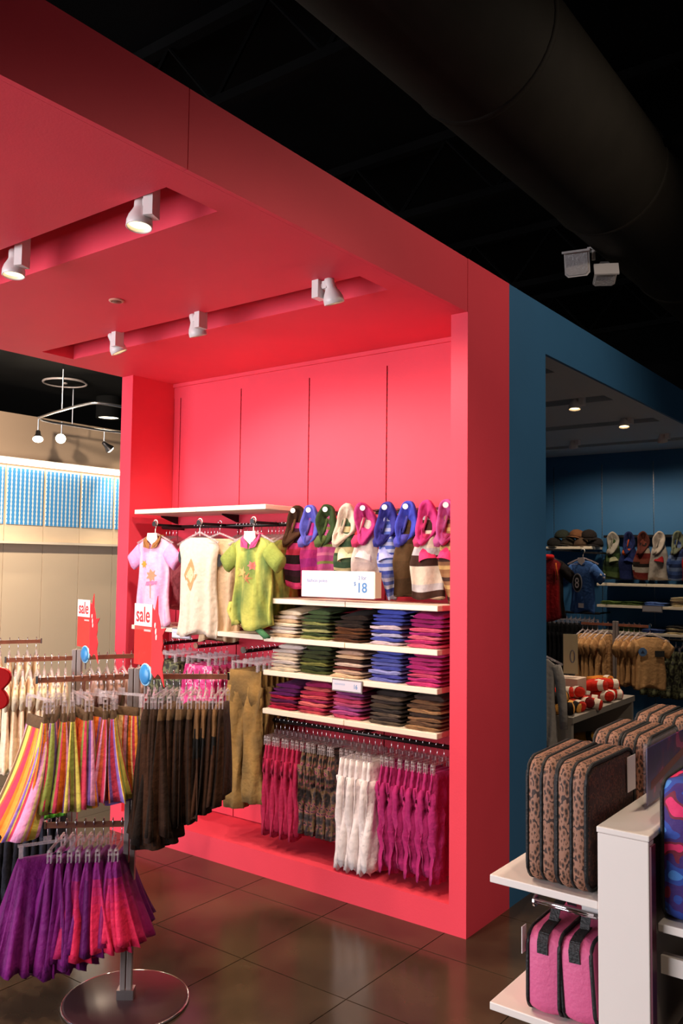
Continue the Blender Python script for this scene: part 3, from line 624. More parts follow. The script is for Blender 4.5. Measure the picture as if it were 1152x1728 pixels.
# ------------------------------------------------------------------ polos on the peg bar, top right
peg = thing('peg_bar', 'dark wall bar with pegs above the polos', 'peg bar', (-2.43, 3.60, 1.872))
ob('bar', MB().box(-.52, .0, -.013, .50, .022, .013).mesh('bar', M['darkrail']), peg)
XP = [-2.905, -2.80, -2.69, -2.575, -2.455, -2.325, -2.205, -2.095, -1.985]
for x in XP: ob('peg', MB().tube([(x+2.43, 0, 0), (x+2.43, -.13, .006), (x+2.43, -.14, .022)], .004, 6).mesh('peg', M['chrome'], True), peg)
def bands(cols, n, wav=0.):
    return lambda v, u, p: cols[int((v+wav*math.sin(u*6.28))*n) % len(cols)]
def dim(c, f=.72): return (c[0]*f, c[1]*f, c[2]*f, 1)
def polo(name, label, x, ccol, ccol2, colf, L=.42, w=.115, rz=.35, sleeve=None, y=3.49, z=1.895, group='polos hung in a row on pegs', sticker=True, lean=0., tip=0., seed=0):
    t = thing(name, label, 'polo shirt', (x, y, z), rz, group)
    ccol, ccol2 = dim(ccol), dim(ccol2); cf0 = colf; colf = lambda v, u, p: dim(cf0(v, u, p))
    R = random.Random(seed+3); mb = MB(); rings = []; nv = 26; nu = 30; ph = R.uniform(0, 6)
    for i in range(nv):                       # narrow folded body, pulled in at the shoulder and hanging to a hem
        v = i/(nv-1)
        W = w*(.30+.28*min(1, max(0, v-.2)*2.4))*(1+.07*math.sin(9*v+ph))*(1-tip*max(0, v-.55)*1.9); tk = .02+.022*math.sin(PI*min(1, v*1.15))
        rings.append([(W*math.cos(a)+lean*v, -.018*math.sin(PI*v)+tk*math.sin(a)+.007*math.sin(5*a+5*v+ph)*(.3+v), -.03-(L-.03)*v+.010*math.sin(2*a+ph)*v**3) for a in [2*PI*k/nu for k in range(nu)]])
    ob('body', mb.loft(rings, col=lambda i, j: colf(i/(nv-1), j/nu, 'b')).mesh('body', M['fabc'], True), t)
    # collar: a deep hood-like band of folded cloth around the peg, open to the front
    cb_ = MB(); n = 26; rr = []; tw = R.uniform(-.22, .22)
    for rx, rzz, yy in ((.046, .094, -.004), (.056, .104, -.030), (.053, .102, -.058), (.046, .095, -.064), (.036, .083, -.054), (.022, .062, -.040), (.004, .03, -.032)):
        ring = []
        for k in range(n):
            a = 2*PI*k/n; low = max(0, -math.sin(a))**2
            x = rx*math.cos(a)*(1-.25*low)*(1+.10*math.sin(3*a+ph)); z_ = rzz*math.sin(a)*(1+.12*low)
            ring.append((x*math.cos(tw)-z_*math.sin(tw)-.026*low, yy-.022*low+.010*math.sin(2*a+ph)+.006*math.sin(5*a+2*ph), -.088+x*math.sin(tw)+z_*math.cos(tw)))
        rr.append(ring)
    ob('collar', cb_.loft(rr, cap=False).mesh('collar', M['fab'], True), t, color=ccol)
    ob('collar_point', MB().loft([[(-.050, -.062, -.150), (.014, -.060, -.148), (.022, -.025, -.14), (-.040, -.025, -.145)], [(-.062, -.080, -.180), (-.010, -.076, -.186), (.000, -.035, -.18), (-.046, -.04, -.172)], [(-.058, -.074, -.208), (-.036, -.072, -.212), (-.028, -.05, -.20), (-.05, -.05, -.196)]]).mesh('point', M['fab'], True), t, color=ccol2)
    ob('button_placket', MB().loft([[(x-.006, y, z), (x+.006, y, z), (x+.006, y+.004, z), (x-.006, y+.004, z)] for x, y, z in ((-.002, -.044, -.060), (-.010, -.052, -.10), (-.02, -.060, -.14))]).mesh('placket', M['fab'], True), t, color=tuple(c*.6 for c in ccol2[:3])+(1,))
    if sticker: ob('round_sticker', MB().disc((-.004, -.078, -.016), .0135, 18, 'y', .002).mesh('sticker', M['card']), t)
    if sleeve:
        sc_, inner = sleeve; side = -1 if seed % 2 else 1; rr = []; d_ = Vector((.22*side, -.36, -.9)).normalized(); u_ = Vector((1, 0, 0)); u_ = (u_-d_*u_.dot(d_)).normalized(); v_ = d_.cross(u_); c0 = Vector((-.012*side, -.026, -.195))
        for q in range(6):
            f = q/5; c_ = c0+d_*.085*f; rad = .028+.012*f
            rr.append([c_+u_*rad*math.cos(a)*1.1+v_*rad*.55*math.sin(a)*(1+.15*math.sin(3*a+ph)) for a in [2*PI*k/16 for k in range(16)]])
        ob('sleeve', MB().loft(rr, cap=False).mesh('sleeve', M['fab'], True), t, color=sc_)
        c_ = c0+d_*.072
        ob('sleeve_lining', MB().loft([[c_+(u_*.040*math.cos(a)+v_*.019*math.sin(a))*k2 for a in [2*PI*k/14 for k in range(14)]] for k2 in (1, .05)], cap=False).mesh('lining', M['fab']), t, color=inner)
    return t
PK, MG, BV, DG, CR, BR, GN = S(226, 66, 122), S(190, 50, 120), S(82, 78, 180), S(56, 74, 40), S(234, 212, 190), S(84, 54, 34), S(70, 96, 62)
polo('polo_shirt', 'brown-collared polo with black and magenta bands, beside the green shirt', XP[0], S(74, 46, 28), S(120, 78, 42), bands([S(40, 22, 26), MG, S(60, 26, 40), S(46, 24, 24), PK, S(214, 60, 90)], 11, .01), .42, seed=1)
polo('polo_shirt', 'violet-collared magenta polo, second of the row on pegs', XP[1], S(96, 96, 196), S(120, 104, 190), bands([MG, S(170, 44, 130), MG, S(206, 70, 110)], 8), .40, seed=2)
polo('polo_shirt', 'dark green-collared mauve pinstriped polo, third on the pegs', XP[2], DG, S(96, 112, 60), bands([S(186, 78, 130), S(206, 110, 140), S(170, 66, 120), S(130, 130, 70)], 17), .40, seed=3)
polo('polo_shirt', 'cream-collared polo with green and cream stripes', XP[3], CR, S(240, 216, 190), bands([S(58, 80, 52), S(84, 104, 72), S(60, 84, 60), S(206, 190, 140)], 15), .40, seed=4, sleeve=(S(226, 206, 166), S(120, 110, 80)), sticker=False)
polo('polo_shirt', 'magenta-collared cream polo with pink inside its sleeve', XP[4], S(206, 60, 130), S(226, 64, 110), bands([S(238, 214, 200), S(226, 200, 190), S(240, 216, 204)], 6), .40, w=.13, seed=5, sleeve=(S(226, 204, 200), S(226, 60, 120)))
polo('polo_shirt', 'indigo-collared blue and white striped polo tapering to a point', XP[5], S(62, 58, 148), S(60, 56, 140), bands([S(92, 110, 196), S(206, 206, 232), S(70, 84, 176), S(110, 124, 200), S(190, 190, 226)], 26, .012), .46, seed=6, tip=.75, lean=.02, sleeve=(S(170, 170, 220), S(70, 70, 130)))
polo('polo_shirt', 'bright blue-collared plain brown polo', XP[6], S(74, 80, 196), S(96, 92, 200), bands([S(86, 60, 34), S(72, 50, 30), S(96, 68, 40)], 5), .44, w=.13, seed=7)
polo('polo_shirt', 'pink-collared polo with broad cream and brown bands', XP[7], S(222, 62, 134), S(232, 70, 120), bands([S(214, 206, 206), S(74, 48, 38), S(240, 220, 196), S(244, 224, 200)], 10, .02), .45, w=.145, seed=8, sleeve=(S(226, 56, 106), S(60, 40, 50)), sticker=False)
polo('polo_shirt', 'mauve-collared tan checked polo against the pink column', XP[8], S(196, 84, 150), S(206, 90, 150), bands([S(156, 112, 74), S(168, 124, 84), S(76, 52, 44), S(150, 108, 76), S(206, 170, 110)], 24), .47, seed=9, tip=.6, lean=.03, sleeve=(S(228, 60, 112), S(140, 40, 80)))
# price sign standing on the shelf edge
t = thing('price_sign', 'white price card reading 2 for $18 before the polos', 'sign', (-2.50, 3.305, 1.437))
bevel(ob('card', MB().box(-.222, -.003, 0, .222, .006, .130).mesh('card', M['card']), t), .002)
ob('side_wing', MB().box(.2221, -.002, .004, .2255, .05, .126).mesh('wing', M['shelf']), t)
ob('foot', MB().box(-.065, -.006, -.022, .045, .02, -.0001).mesh('foot', M['acrylclear']), t)
text('lettering', 'fashion polos', .024, M['inkpale'], t, (-.186, -.0035, .074)); ob('small_print', MB().box(-.034, -.0036, .076, .024, -.0031, .083).mesh('print', mat('faint_ink', S(206, 200, 216), .6)), t); ob('small_print', MB().box(-.186, -.0036, .050, .034, -.0031, .056).mesh('print', mat('fainter_ink', S(216, 206, 214), .6)), t)
text('lettering', '2 for', .028, M['inkpale'], t, (.128, -.0035, .090), scale=(.85, 1, 1)); text('lettering', '18', .066, M['inkblue'], t, (.118, -.0035, .030), scale=(.95, 1, 1), bold=.014); text('lettering', '$', .026, M['inkblue'], t, (.102, -.0035, .062))
for lab, x, z, s in (('grey price holder on the shelf edge under the display shirts', -3.60, 1.20, .078), ('grey price holder on the middle folded-clothes shelf edge', -2.44, 1.018, .090)):
    q = thing('price_holder', lab, 'price tag', (x, 3.318, z), 0, 'shelf edge price holders')
    bevel(ob('frame', MB().box(-s, -.006, -.030, s, -.0005, .030).mesh('frame', M['greymetal']), q), .002)
    ob('price_card', MB().box(-s*.94, -.008, -.023, s*.94, -.0061, .023).mesh('card', mat('price_card', S(214, 206, 220), .4)), q)
    text('lettering', '16', .030, M['inkblue'], q, (s*.45, -.0085, -.010), scale=(.8, 1, 1)); ob('small_print', MB().box(-s*.8, -.0084, .002, -s*.1, -.0081, .010).mesh('print', mat('tag_ink', S(186, 190, 214), .6)), q)

# ------------------------------------------------------------------ folded stacks
fold_v = [fold_mesh(s) for s in (1, 2, 3, 4, 5)]
def stack(cx, z, n, cols, desc, shelf, T_=.0175, yfront=3.338, dark_top=None, kind='trousers', W=1.0):
    zz = z
    for i in range(n):
        c = cols[i % len(cols)]
        sz = rnd.uniform(.9, 1.12); th = T_*sz
        if dark_top is not None and i >= n-2: c = dark_top
        o = ob('folded_'+kind, fold_v[rnd.randrange(5)], None, (cx+rnd.uniform(-.005, .005), yfront+rnd.uniform(-.006, .012)+.004*i, zz+.0003), (0, 0, rnd.uniform(-.06, .06)), jit(dim(c, .78), .1), (W, 1, th/.02))
        pos = 'topmost neat one' if i == n-1 else 'lowest' if i == 0 else ORD[i]+' up'
        tag(o, f'folded garment, {pos} in the {desc} stack on the {shelf}', 'folded garment', 'folded clothes in the pink bay')
        zz += th*1.02
    c = dark_top or cols[-1]
    o = ob('folded_'+kind, fold_v[rnd.randrange(5)], None, (cx+rnd.uniform(-.008, .008), yfront+.055, zz-.001), (rnd.uniform(.07, .13), 0, rnd.uniform(-.12, .12)), jit(c, .12), (W*rnd.uniform(.9, 1.0), .84, 1.15))
    tag(o, f'loosely folded garment heaped on the {desc} stack on the {shelf}', 'folded garment', 'folded clothes in the pink bay')
    return zz
SX = [-2.882, -2.677, -2.468, -2.248, -2.037]
U, MI, LO = 'upper folded-clothes shelf', 'middle folded-clothes shelf', 'lowest folded-clothes shelf'
stack(SX[0], ZS[1], 6, [S(226, 190, 150), S(234, 214, 194), S(206, 190, 180), S(236, 216, 186)], 'cream', U)
stack(SX[1], ZS[1], 7, [S(150, 150, 84), S(62, 74, 40), S(186, 180, 116), S(54, 62, 36)], 'green striped', U, dark_top=S(70, 86, 52))
stack(SX[2], ZS[1], 6, [S(96, 56, 34), S(74, 44, 28), S(110, 66, 38)], 'dark brown', U, dark_top=S(52, 40, 34))
stack(SX[3], ZS[1], 8, [S(226, 200, 206), S(84, 92, 176), S(206, 196, 220), S(66, 72, 160)], 'blue and white', U, dark_top=S(74, 84, 176))
stack(SX[4], ZS[1], 7, [S(226, 90, 120), S(196, 50, 110), S(232, 110, 130), S(176, 46, 120)], 'magenta pink', U, dark_top=S(172, 40, 110))
stack(SX[0]+.01, ZS[2], 6, [S(236, 216, 184), S(226, 204, 178), S(206, 190, 182)], 'cream', MI)
stack(SX[1], ZS[2], 6, [S(78, 84, 40), S(56, 64, 34), S(124, 122, 62)], 'olive green', MI, dark_top=S(66, 72, 44))
stack(SX[2], ZS[2], 7, [S(234, 196, 156), S(206, 170, 146), S(120, 56, 50), S(220, 190, 170), S(90, 64, 54)], 'cream-and-brown', MI)
stack(SX[3], ZS[2], 7, [S(120, 122, 194), S(86, 86, 176), S(150, 150, 206), S(90, 96, 184)], 'violet blue', MI, dark_top=S(92, 100, 186))
stack(SX[4], ZS[2], 7, [S(214, 60, 120), S(190, 50, 120), S(222, 84, 120)], 'magenta', MI, dark_top=S(190, 50, 116))
stack(SX[0], ZS[3], 6, [S(176, 30, 60), S(140, 24, 56), S(96, 28, 76)], 'burgundy-purple', LO, dark_top=S(104, 34, 96))
stack(SX[1], ZS[3], 7, [S(220, 90, 96), S(190, 50, 84), S(226, 110, 110), S(160, 40, 90)], 'coral pink', LO)
stack(SX[2], ZS[3], 7, [S(222, 80, 116), S(190, 80, 140), S(160, 76, 140), S(206, 90, 130)], 'pink and mauve', LO)
stack(SX[3], ZS[3], 7, [S(96, 80, 66), S(74, 62, 58), S(120, 100, 84), S(58, 50, 48)], 'grey brown', LO)
stack(SX[4], ZS[3], 7, [S(166, 124, 86), S(110, 80, 60), S(144, 104, 74), S(76, 60, 54)], 'tan and brown', LO)
for x, z in ((-2.62, ZS[1]+.128), (-2.14, ZS[1]+.139), (-2.52, ZS[3]+.127)):
    tag(ob('size_sticker', MB().box(-.012, -.02, 0, .012, .02, .0012).mesh('sticker', M['card']), None, (x, 3.44, z)), {(-2.62): 'small white size sticker on the green striped stack', (-2.14): 'small white size sticker on the upper magenta stack', (-2.52): 'small white size sticker on the pink and mauve stack'}[x], 'sticker', 'size stickers')

# ------------------------------------------------------------------ lower rail: shorts and trousers on clip hangers
rail('dark lower rail of shorts and trousers', -3.03, -1.92, .770, 3.455, group='rails in the pink bay')
def hang_row(xs, meshes, name, desc, ref, cat, group, color=None, y=3.455, z=.770, jr=.12):
    for i, x in enumerate(xs):
        rz = PI/2+rnd.uniform(-jr, jr)
        hanger('clip', (x, y, z), rz, f'clear clip hanger of the {ORD[i]} {desc} on the lower rail', f'clip hangers for {group}')
        tag(ob(name, meshes[i % len(meshes)], None, (x, y, z), (0, 0, rz), jit(color, .08) if color else None), f'{desc}, {ORD[i]} from {ref}', cat, group)
bm = [pants_mesh(.22, .44, .022, .62, s, 'fab', .007, rag=.004) for s in (1, 2)]
hang_row([-3.005+.030*i for i in range(8)], bm, 'shorts', 'burgundy clip-hung trousers', 'the rail end by the tan cargo trousers', 'trousers', 'burgundy trousers', S(166, 34, 72))
cm = [pants_mesh(.22, .42, .022, .60, s, 'camop', .008) for s in (3, 4)]
hang_row([-2.755+.028*i for i in range(8)], cm, 'shorts', 'dark floral camouflage trousers', 'the burgundy trousers', 'trousers', 'camouflage trousers')
wm = [pants_mesh(.23, .50, .026, .60, s, 'fab', .008, flare=1.3, rag=.012) for s in (5, 6)]
hang_row([-2.505+.034*i for i in range(6)], wm, 'trousers', 'white ruffled cotton trousers', 'the camouflage trousers', 'trousers', 'white trousers', S(234, 222, 222))
mm = [pants_mesh(.23, .47, .024, .62, s, 'fab', .010, crinkle=.55) for s in (7, 8)]
hang_row([-2.275+.036*i for i in range(9)], mm, 'trousers', 'crinkled magenta trousers', 'the white trousers', 'trousers', 'magenta trousers', S(170, 40, 104))

# ------------------------------------------------------------------ face-out arms under the left shelf
GF = 'display arms under the left shelf'
for x, nm in ((-3.78, 'nearest the pink wing'), (-3.50, 'holding the floral pink shorts'), (-3.14, 'holding the tan cargo trousers')):
    faceout('dark display arm '+nm, x, 1.135, 3.335, GF)
fl_m = spotted('pink_floral_cloth', [(0, S(190, 30, 104)), (.45, S(226, 70, 140)), (.58, S(240, 170, 190)), (.66, S(214, 50, 120))], 26, 'NOISE'); M['floral'] = fl_m
tanc = lambda v, u, p: lerp(S(160, 124, 70), S(104, 84, 54), .5+.5*math.sin(u*17+v*14+2*math.sin(v*21)))
cargo = [pants_mesh(.25, .70, .030, .72, s, 'fabc', .010, tanc, cuff=True) for s in (11, 12)]
for i in range(6):
    y = 3.352+.045*i; hanger('clip', (-3.14, y, 1.139), rnd.uniform(-.1, .1), f'clear clip hanger of the {ORD[i]} tan cargo trousers from the arm front', 'clip hangers for tan cargo trousers')
    tag(ob('cargo_trousers', cargo[i % 2], None, (-3.14, y, 1.139), (0, 0, rnd.uniform(-.1, .1)+.1)), f'tan cargo trousers with turned-up cuffs, {ORD[i]} from the front of their arm', 'trousers', 'tan cargo trousers')
flo = [pants_mesh(.27, .30, .026, .45, s, 'floral', .008) for s in (13, 14)]
for i in range(6):
    y = 3.352+.045*i; hanger('clip', (-3.50, y, 1.139), rnd.uniform(-.1, .1), f'clear clip hanger of the {ORD[i]} pink floral shorts from the arm front', 'clip hangers for floral shorts')
    tag(ob('floral_shorts', flo[i % 2], None, (-3.50, y, 1.139), (0, 0, rnd.uniform(-.1, .1))), f'pink floral shorts, {ORD[i]} from the front of their arm', 'shorts', 'pink floral shorts')
olv = pants_mesh(.26, .34, .026, .5, 15, 'camog', .008)
for i in range(5):
    y = 3.355+.05*i; hanger('clip', (-3.78, y, 1.139), rnd.uniform(-.1, .1), f'clear clip hanger of the {ORD[i]} olive shorts from the arm front', 'clip hangers for olive shorts')
    tag(ob('olive_shorts', olv, None, (-3.78, y, 1.139), (0, 0, rnd.uniform(-.1, .1))), f'olive camouflage shorts, {ORD[i]} from the front of their arm', 'shorts', 'olive shorts')

# ------------------------------------------------------------------ clothes racks on the floor
def rack(label, x, y, arms, zt=1.205, base_r=.225, yaw=0, group='floor clothes racks'):
    t = thing('clothes_rack', label, 'clothes rack', (x, y, 0), 0, group)
    ob('base_plate', MB().lathe([(.001, .016), (base_r-.01, .015), (base_r, .010), (base_r, 0), (.001, 0)], 48).mesh('base', M['basemetal'], True), t)
    ob('base_rim', MB().loft([[((base_r+q)*math.cos(2*PI*k/48), (base_r+q)*math.sin(2*PI*k/48), z) for k in range(48)] for q, z in ((-.001, .002), (.003, .002), (.003, .010), (-.001, .012))], True, False, loop=True).mesh('rim', M['chrome'], True), t)
    c, s = math.cos(yaw), math.sin(yaw)
    for d in (-.0115, .0115):
        o = ob('upright', MB().box(-.0095, -.014, .016, .0095, .014, zt).mesh('upright', M['greymetal']), t, (d*c, d*s, 0), (0, 0, yaw)); bevel(o, .002)
    ob('collar', MB().box(-.03, -.022, .016, .03, .022, .05).mesh('collar', M['steel']), t, rot=(0, 0, yaw))
    for ang, L, z in arms:
        dx, dy = math.cos(ang), math.sin(ang)
        a = ob('arm', MB().box(.018, -.006, -.013, L, .006, .006).mesh('arm', M['wood']), t, (0, 0, z), (0, 0, ang))
        ob('end_cap', MB().box(L, -.008, -.015, L+.008, .008, .012).mesh('cap', M['chrome']), a)
    return t
def row_on_arm(x, y, ang, z, s0, s1, n, fn):
    for i in range(n):
        s = s0+(s1-s0)*i/max(1, n-1); fn(i, (x+s*math.cos(ang), y+s*math.sin(ang), z), ang+PI/2)
AX, AY = -2.53, 2.10
AL, AR, AP = math.radians(241), math.radians(40), math.radians(223)
rack('grey twin-post clothes rack with round base, nearest the camera', AX, AY, [(AL, .34, 1.178), (AR, .345, 1.178), (AP, .30, .640), (math.radians(130), .30, .66)], yaw=math.radians(38))
# striped skirts
SP = [S(226, 150, 190), S(236, 120, 40), S(216, 200, 96), S(120, 84, 150), S(196, 60, 84), S(236, 206, 150), S(150, 160, 80), S(206, 96, 60), S(150, 110, 190), S(120, 90, 60), S(244, 190, 160), S(238, 150, 60)]
def stripes(seed):
    R = random.Random(seed); seq = []
    while len(seq) < 52: seq += [R.choice(SP)]*R.choice((1, 1, 1, 2))
    return lambda v, u, p: S(86, 66, 48) if v < .09 else seq[int(u*48) % 48]
def striped(i, loc, rz):
    r_ = rz+rnd.uniform(-.22, .22)+(.12 if i == 0 else 0)
    if i in (7, 10): r_ = rz+(.62 if i == 7 else .75)
    h = .32+(.05 if i == 0 else 0)+rnd.uniform(-.015, .015)
    hanger('clip', loc, r_, f'clear clip hanger of the {ORD[i]} striped skirt counted from the arm end', 'clip hangers for striped skirts')
    me = skirt_mesh(.18 if i not in (7, 10) else .15, h, .008, .050 if i else .07, 1.35, 60+i, 9, .006, 'fabc', stripes(200+i), z0=-.115-(.02 if i == 0 else 0), lean=0, sweep=(-.085 if i == 0 else -.03 if i < 3 else .03 if i > 8 else rnd.uniform(-.02, .02)))
    lab = 'multicoloured striped skirt with brown waistband, '+('outermost on its arm' if i == 0 else 'next to the grey post' if i == 10 else ORD[i]+' from the arm end')
    tag(ob('striped_skirt', me, None, loc, (0, 0, r_)), lab, 'skirt', 'striped skirts')
row_on_arm(AX, AY, AL, 1.1815, .355-.02, .045, 11, striped)
# brown dresses
def browns(seed, kind):
    R = random.Random(seed); d = [lerp(S(60, 33, 16), S(22, 14, 9), R.random()) for _ in range(50)]
    def f(v, u, p):
        if kind == 1 and v < .20+.03*math.sin(u*40): return S(100, 70, 42)
        if kind == 1 and v < .36+.05*math.sin(u*31): return S(20, 18, 17)
        if kind == 2 and v < .08: return S(84, 62, 40)
        return d[int(u*48) % 48] if v > .15 else S(42, 25, 14)
    return f
def brown(i, loc, rz):
    r_ = rz+rnd.uniform(-.12, .12); kind = 1 if i in (8, 9, 11) else 2 if 3 <= i < 8 else 0
    hanger('clip', loc, r_, f'clear clip hanger of the {ORD[i]} brown skirt counted from the grey post', 'clip hangers for brown skirts')
    me = skirt_mesh(.20, .47-.011*i, .012, .075 if i < 4 else .034, 1.6 if i < 4 else 1.2, 90+i, 9, .009, 'fabc', browns(300+i, kind), z0=-.112, sweep=(.02 if i > 8 else -.03 if i < 2 else 0))
    lab = ('dark brown flared skirt' if kind == 0 else 'brown skirt with pale waist tape' if kind == 2 else 'tan-topped brown skirt with black ruffle')+', '+('next to the grey post' if i == 0 else 'outermost on its arm' if i == 12 else ORD[i]+' from the grey post')
    tag(ob('brown_skirt', me, None, loc, (0, 0, r_)), lab, 'skirt', 'brown skirts')
row_on_arm(AX, AY, AR, 1.1815, .05, .335, 13, brown)
# purple skirts
def purples(seed):
    R = random.Random(seed); k_ = seed-400; hot = (.5, .5, .5, .6, .05, .5, .98, .02, .0)[k_]; wd = (.07, .05, .07, .05, .16, .10, .20, .10, .24)[k_]
    d = [lerp(S(78, 9, 76), S(110, 17, 100), R.random()) for _ in range(50)]
    def f(v, u, p):
        if v < .12: return S(102, 18, 92)
        c = d[int(u*48) % 48]
        x = min(abs(u-hot), abs(u-hot-1), abs(u-hot+1))/wd
        return lerp(c, S(206, 34, 70), max(0, min(.9, (1.15-x)*min(1, v*1.6)))) if x < 1.15 else c
    return f
def purple(i, loc, rz):
    r_ = rz+rnd.uniform(-.10, .10)+(-1.15 if i == 0 else 0)
    hanger('clip', loc, r_, f'clear clip hanger of the {ORD[i]} purple skirt counted from the open end', 'clip hangers for purple skirts')
    me = skirt_mesh(.20, .37-.012*i, .014, .15 if i == 0 else .085, 1.9 if i == 0 else 1.45, 120+i, 19 if i == 0 else 13, .0075, 'satin', purples(400+i), z0=-.112, sweep=(-.01 if i < 2 else .03 if i > 5 else 0))
    lab = 'pleated purple skirt, '+('fanned out at the open end of the low arm' if i == 0 else 'closest to the grey post' if i == 8 else ORD[i]+' from the fanned-out one')
    tag(ob('purple_skirt', me, None, loc, (0, 0, r_)), lab, 'skirt', 'purple skirts')
row_on_arm(AX, AY, AP, .6435, .295, -.02+.05, 9, purple)
# rack B behind
BX, BY = -3.29, 2.40
rack('grey twin-post clothes rack standing behind the striped skirts', BX, BY, [(AL, .30, 1.165), (math.radians(62), .30, 1.165), (AP, .30, .57), (math.radians(252), .24, .71)], zt=1.20, yaw=math.radians(38))
creamf = dye([S(236, 214, 188), S(226, 190, 160), S(244, 226, 200), S(220, 200, 150)], 21)
ct = [top_mesh(.22, .40, .05, .016, .006, 61+i, 'fabc', creamf) for i in range(2)]
def creams(i, loc, rz):
    r_ = rz+rnd.uniform(-.1, .1)
    hanger('top', loc, r_, f'clear hanger of the {ORD[i]} cream top on the far rack arm', 'hangers for cream tops')
    tag(ob('cream_top', ct[i % 2], None, loc, (0, 0, r_)), 'cream cotton top, '+('outermost' if i == 0 else ORD[i]+' from the outer end')+' on the far rack arm', 'top', 'cream tops on the far rack')
row_on_arm(BX, BY, AL, 1.1685, .29, .05, 9, creams)
mixf = dye([S(150, 120, 110), S(206, 170, 160), S(120, 130, 80), S(190, 90, 130)], 33); mt = [top_mesh(.22, .36, .05, .016, .006, 71+i, 'fabc', mixf) for i in range(2)]
def mixed(i, loc, rz):
    r_ = rz+rnd.uniform(-.1, .1)
    hanger('top', loc, r_, f'clear hanger of the {ORD[i]} mauve top from the far grey post', 'hangers for mauve tops')
    tag(ob('mauve_top', mt[i % 2], None, loc, (0, 0, r_)), 'mixed mauve print top, '+('next to the far grey post' if i == 0 else ORD[i]+' from the far grey post'), 'top', 'mauve tops on the far rack')
row_on_arm(BX, BY, math.radians(62), 1.1685, .06, .28, 7, mixed)
dk = [pants_mesh(.20, .44, .020, .6, 81+i, 'fab', .006) for i in range(2)]
def darks(i, loc, rz):
    r_ = rz+rnd.uniform(-.1, .1)
    hanger('clip', loc, r_, f'clear clip hanger of the {ORD[i]} black trousers under the striped skirts', 'clip hangers for black trousers')
    tag(ob('black_trousers', dk[i % 2], None, loc, (0, 0, r_), jit(S(34, 34, 44), .2)), 'black crinkled trousers, '+('outermost' if i == 0 else ORD[i]+' from the outer end')+' of the low far arm', 'trousers', 'black trousers under the striped skirts')
row_on_arm(BX, BY, AP, .5735, .29, .04, 8, darks)
gt = top_mesh(.20, .13, .0, .016, .004, 85, 'fab')
def greens(i, loc, rz):
    hanger('top', loc, rz, f'clear hanger of the {ORD[i]} bright green top', 'hangers for green tops')
    tag(ob('green_top', gt, None, loc, (0, 0, rz), jit(S(96, 176, 56), .12)), 'small bright green top, '+('next to the far grey post' if i == 0 else ORD[i]+' from the far grey post'), 'top', 'green tops on the far rack')
row_on_arm(BX, BY, math.radians(252), .7135, .07, .22, 5, greens)
# rack C, farther left, partly out of the frame
CX, CY = -4.28, 2.32
rack('clothes rack farthest away at the picture edge', CX, CY, [(math.radians(62), .46, 1.17), (AL, .3, 1.17)], zt=1.2, yaw=math.radians(38))
def pale(i, loc, rz):
    r_ = rz+rnd.uniform(-.1, .1)
    hanger('top', loc, r_, f'clear hanger of the {ORD[i]} pale top on the farthest rack', 'hangers on the farthest rack')
    tag(ob('pale_top', ct[i % 2], None, loc, (0, 0, r_)), 'pale cream top, '+ORD[i]+' from the post of the farthest rack', 'top', 'pale tops on the farthest rack')
row_on_arm(CX, CY, math.radians(62), 1.1735, .08, .44, 9, pale)
# magenta dress hanging at the picture's left edge, on a short stand
DX, DY = -2.99, 1.72
rack('clothes rack mostly out of frame beside the striped skirts', DX-.12, DY-.12, [(math.radians(45), .20, 1.12)], zt=1.15, base_r=.18, yaw=math.radians(38))
mg = dye([S(190, 30, 110), S(220, 60, 140), S(160, 24, 100)], 9)
for i in range(3):
    loc = (DX-.03+.045*i-.03, DY-.03+.045*i-.03, 1.1235); rz = math.radians(135)
    hanger('top', loc, rz, f'clear hanger of the magenta dress at the picture edge, {ORD[2-i]} from outside', 'hangers for magenta dresses')
    tag(ob('magenta_dress', top_mesh(.19, .34, .03, .02, .009, 91+i, 'fabc', mg), None, loc, (0, 0, rz)), 'magenta dress at the picture edge, '+('outermost' if i == 2 else ORD[2-i]+' from the outer end'), 'dress', 'magenta dresses')

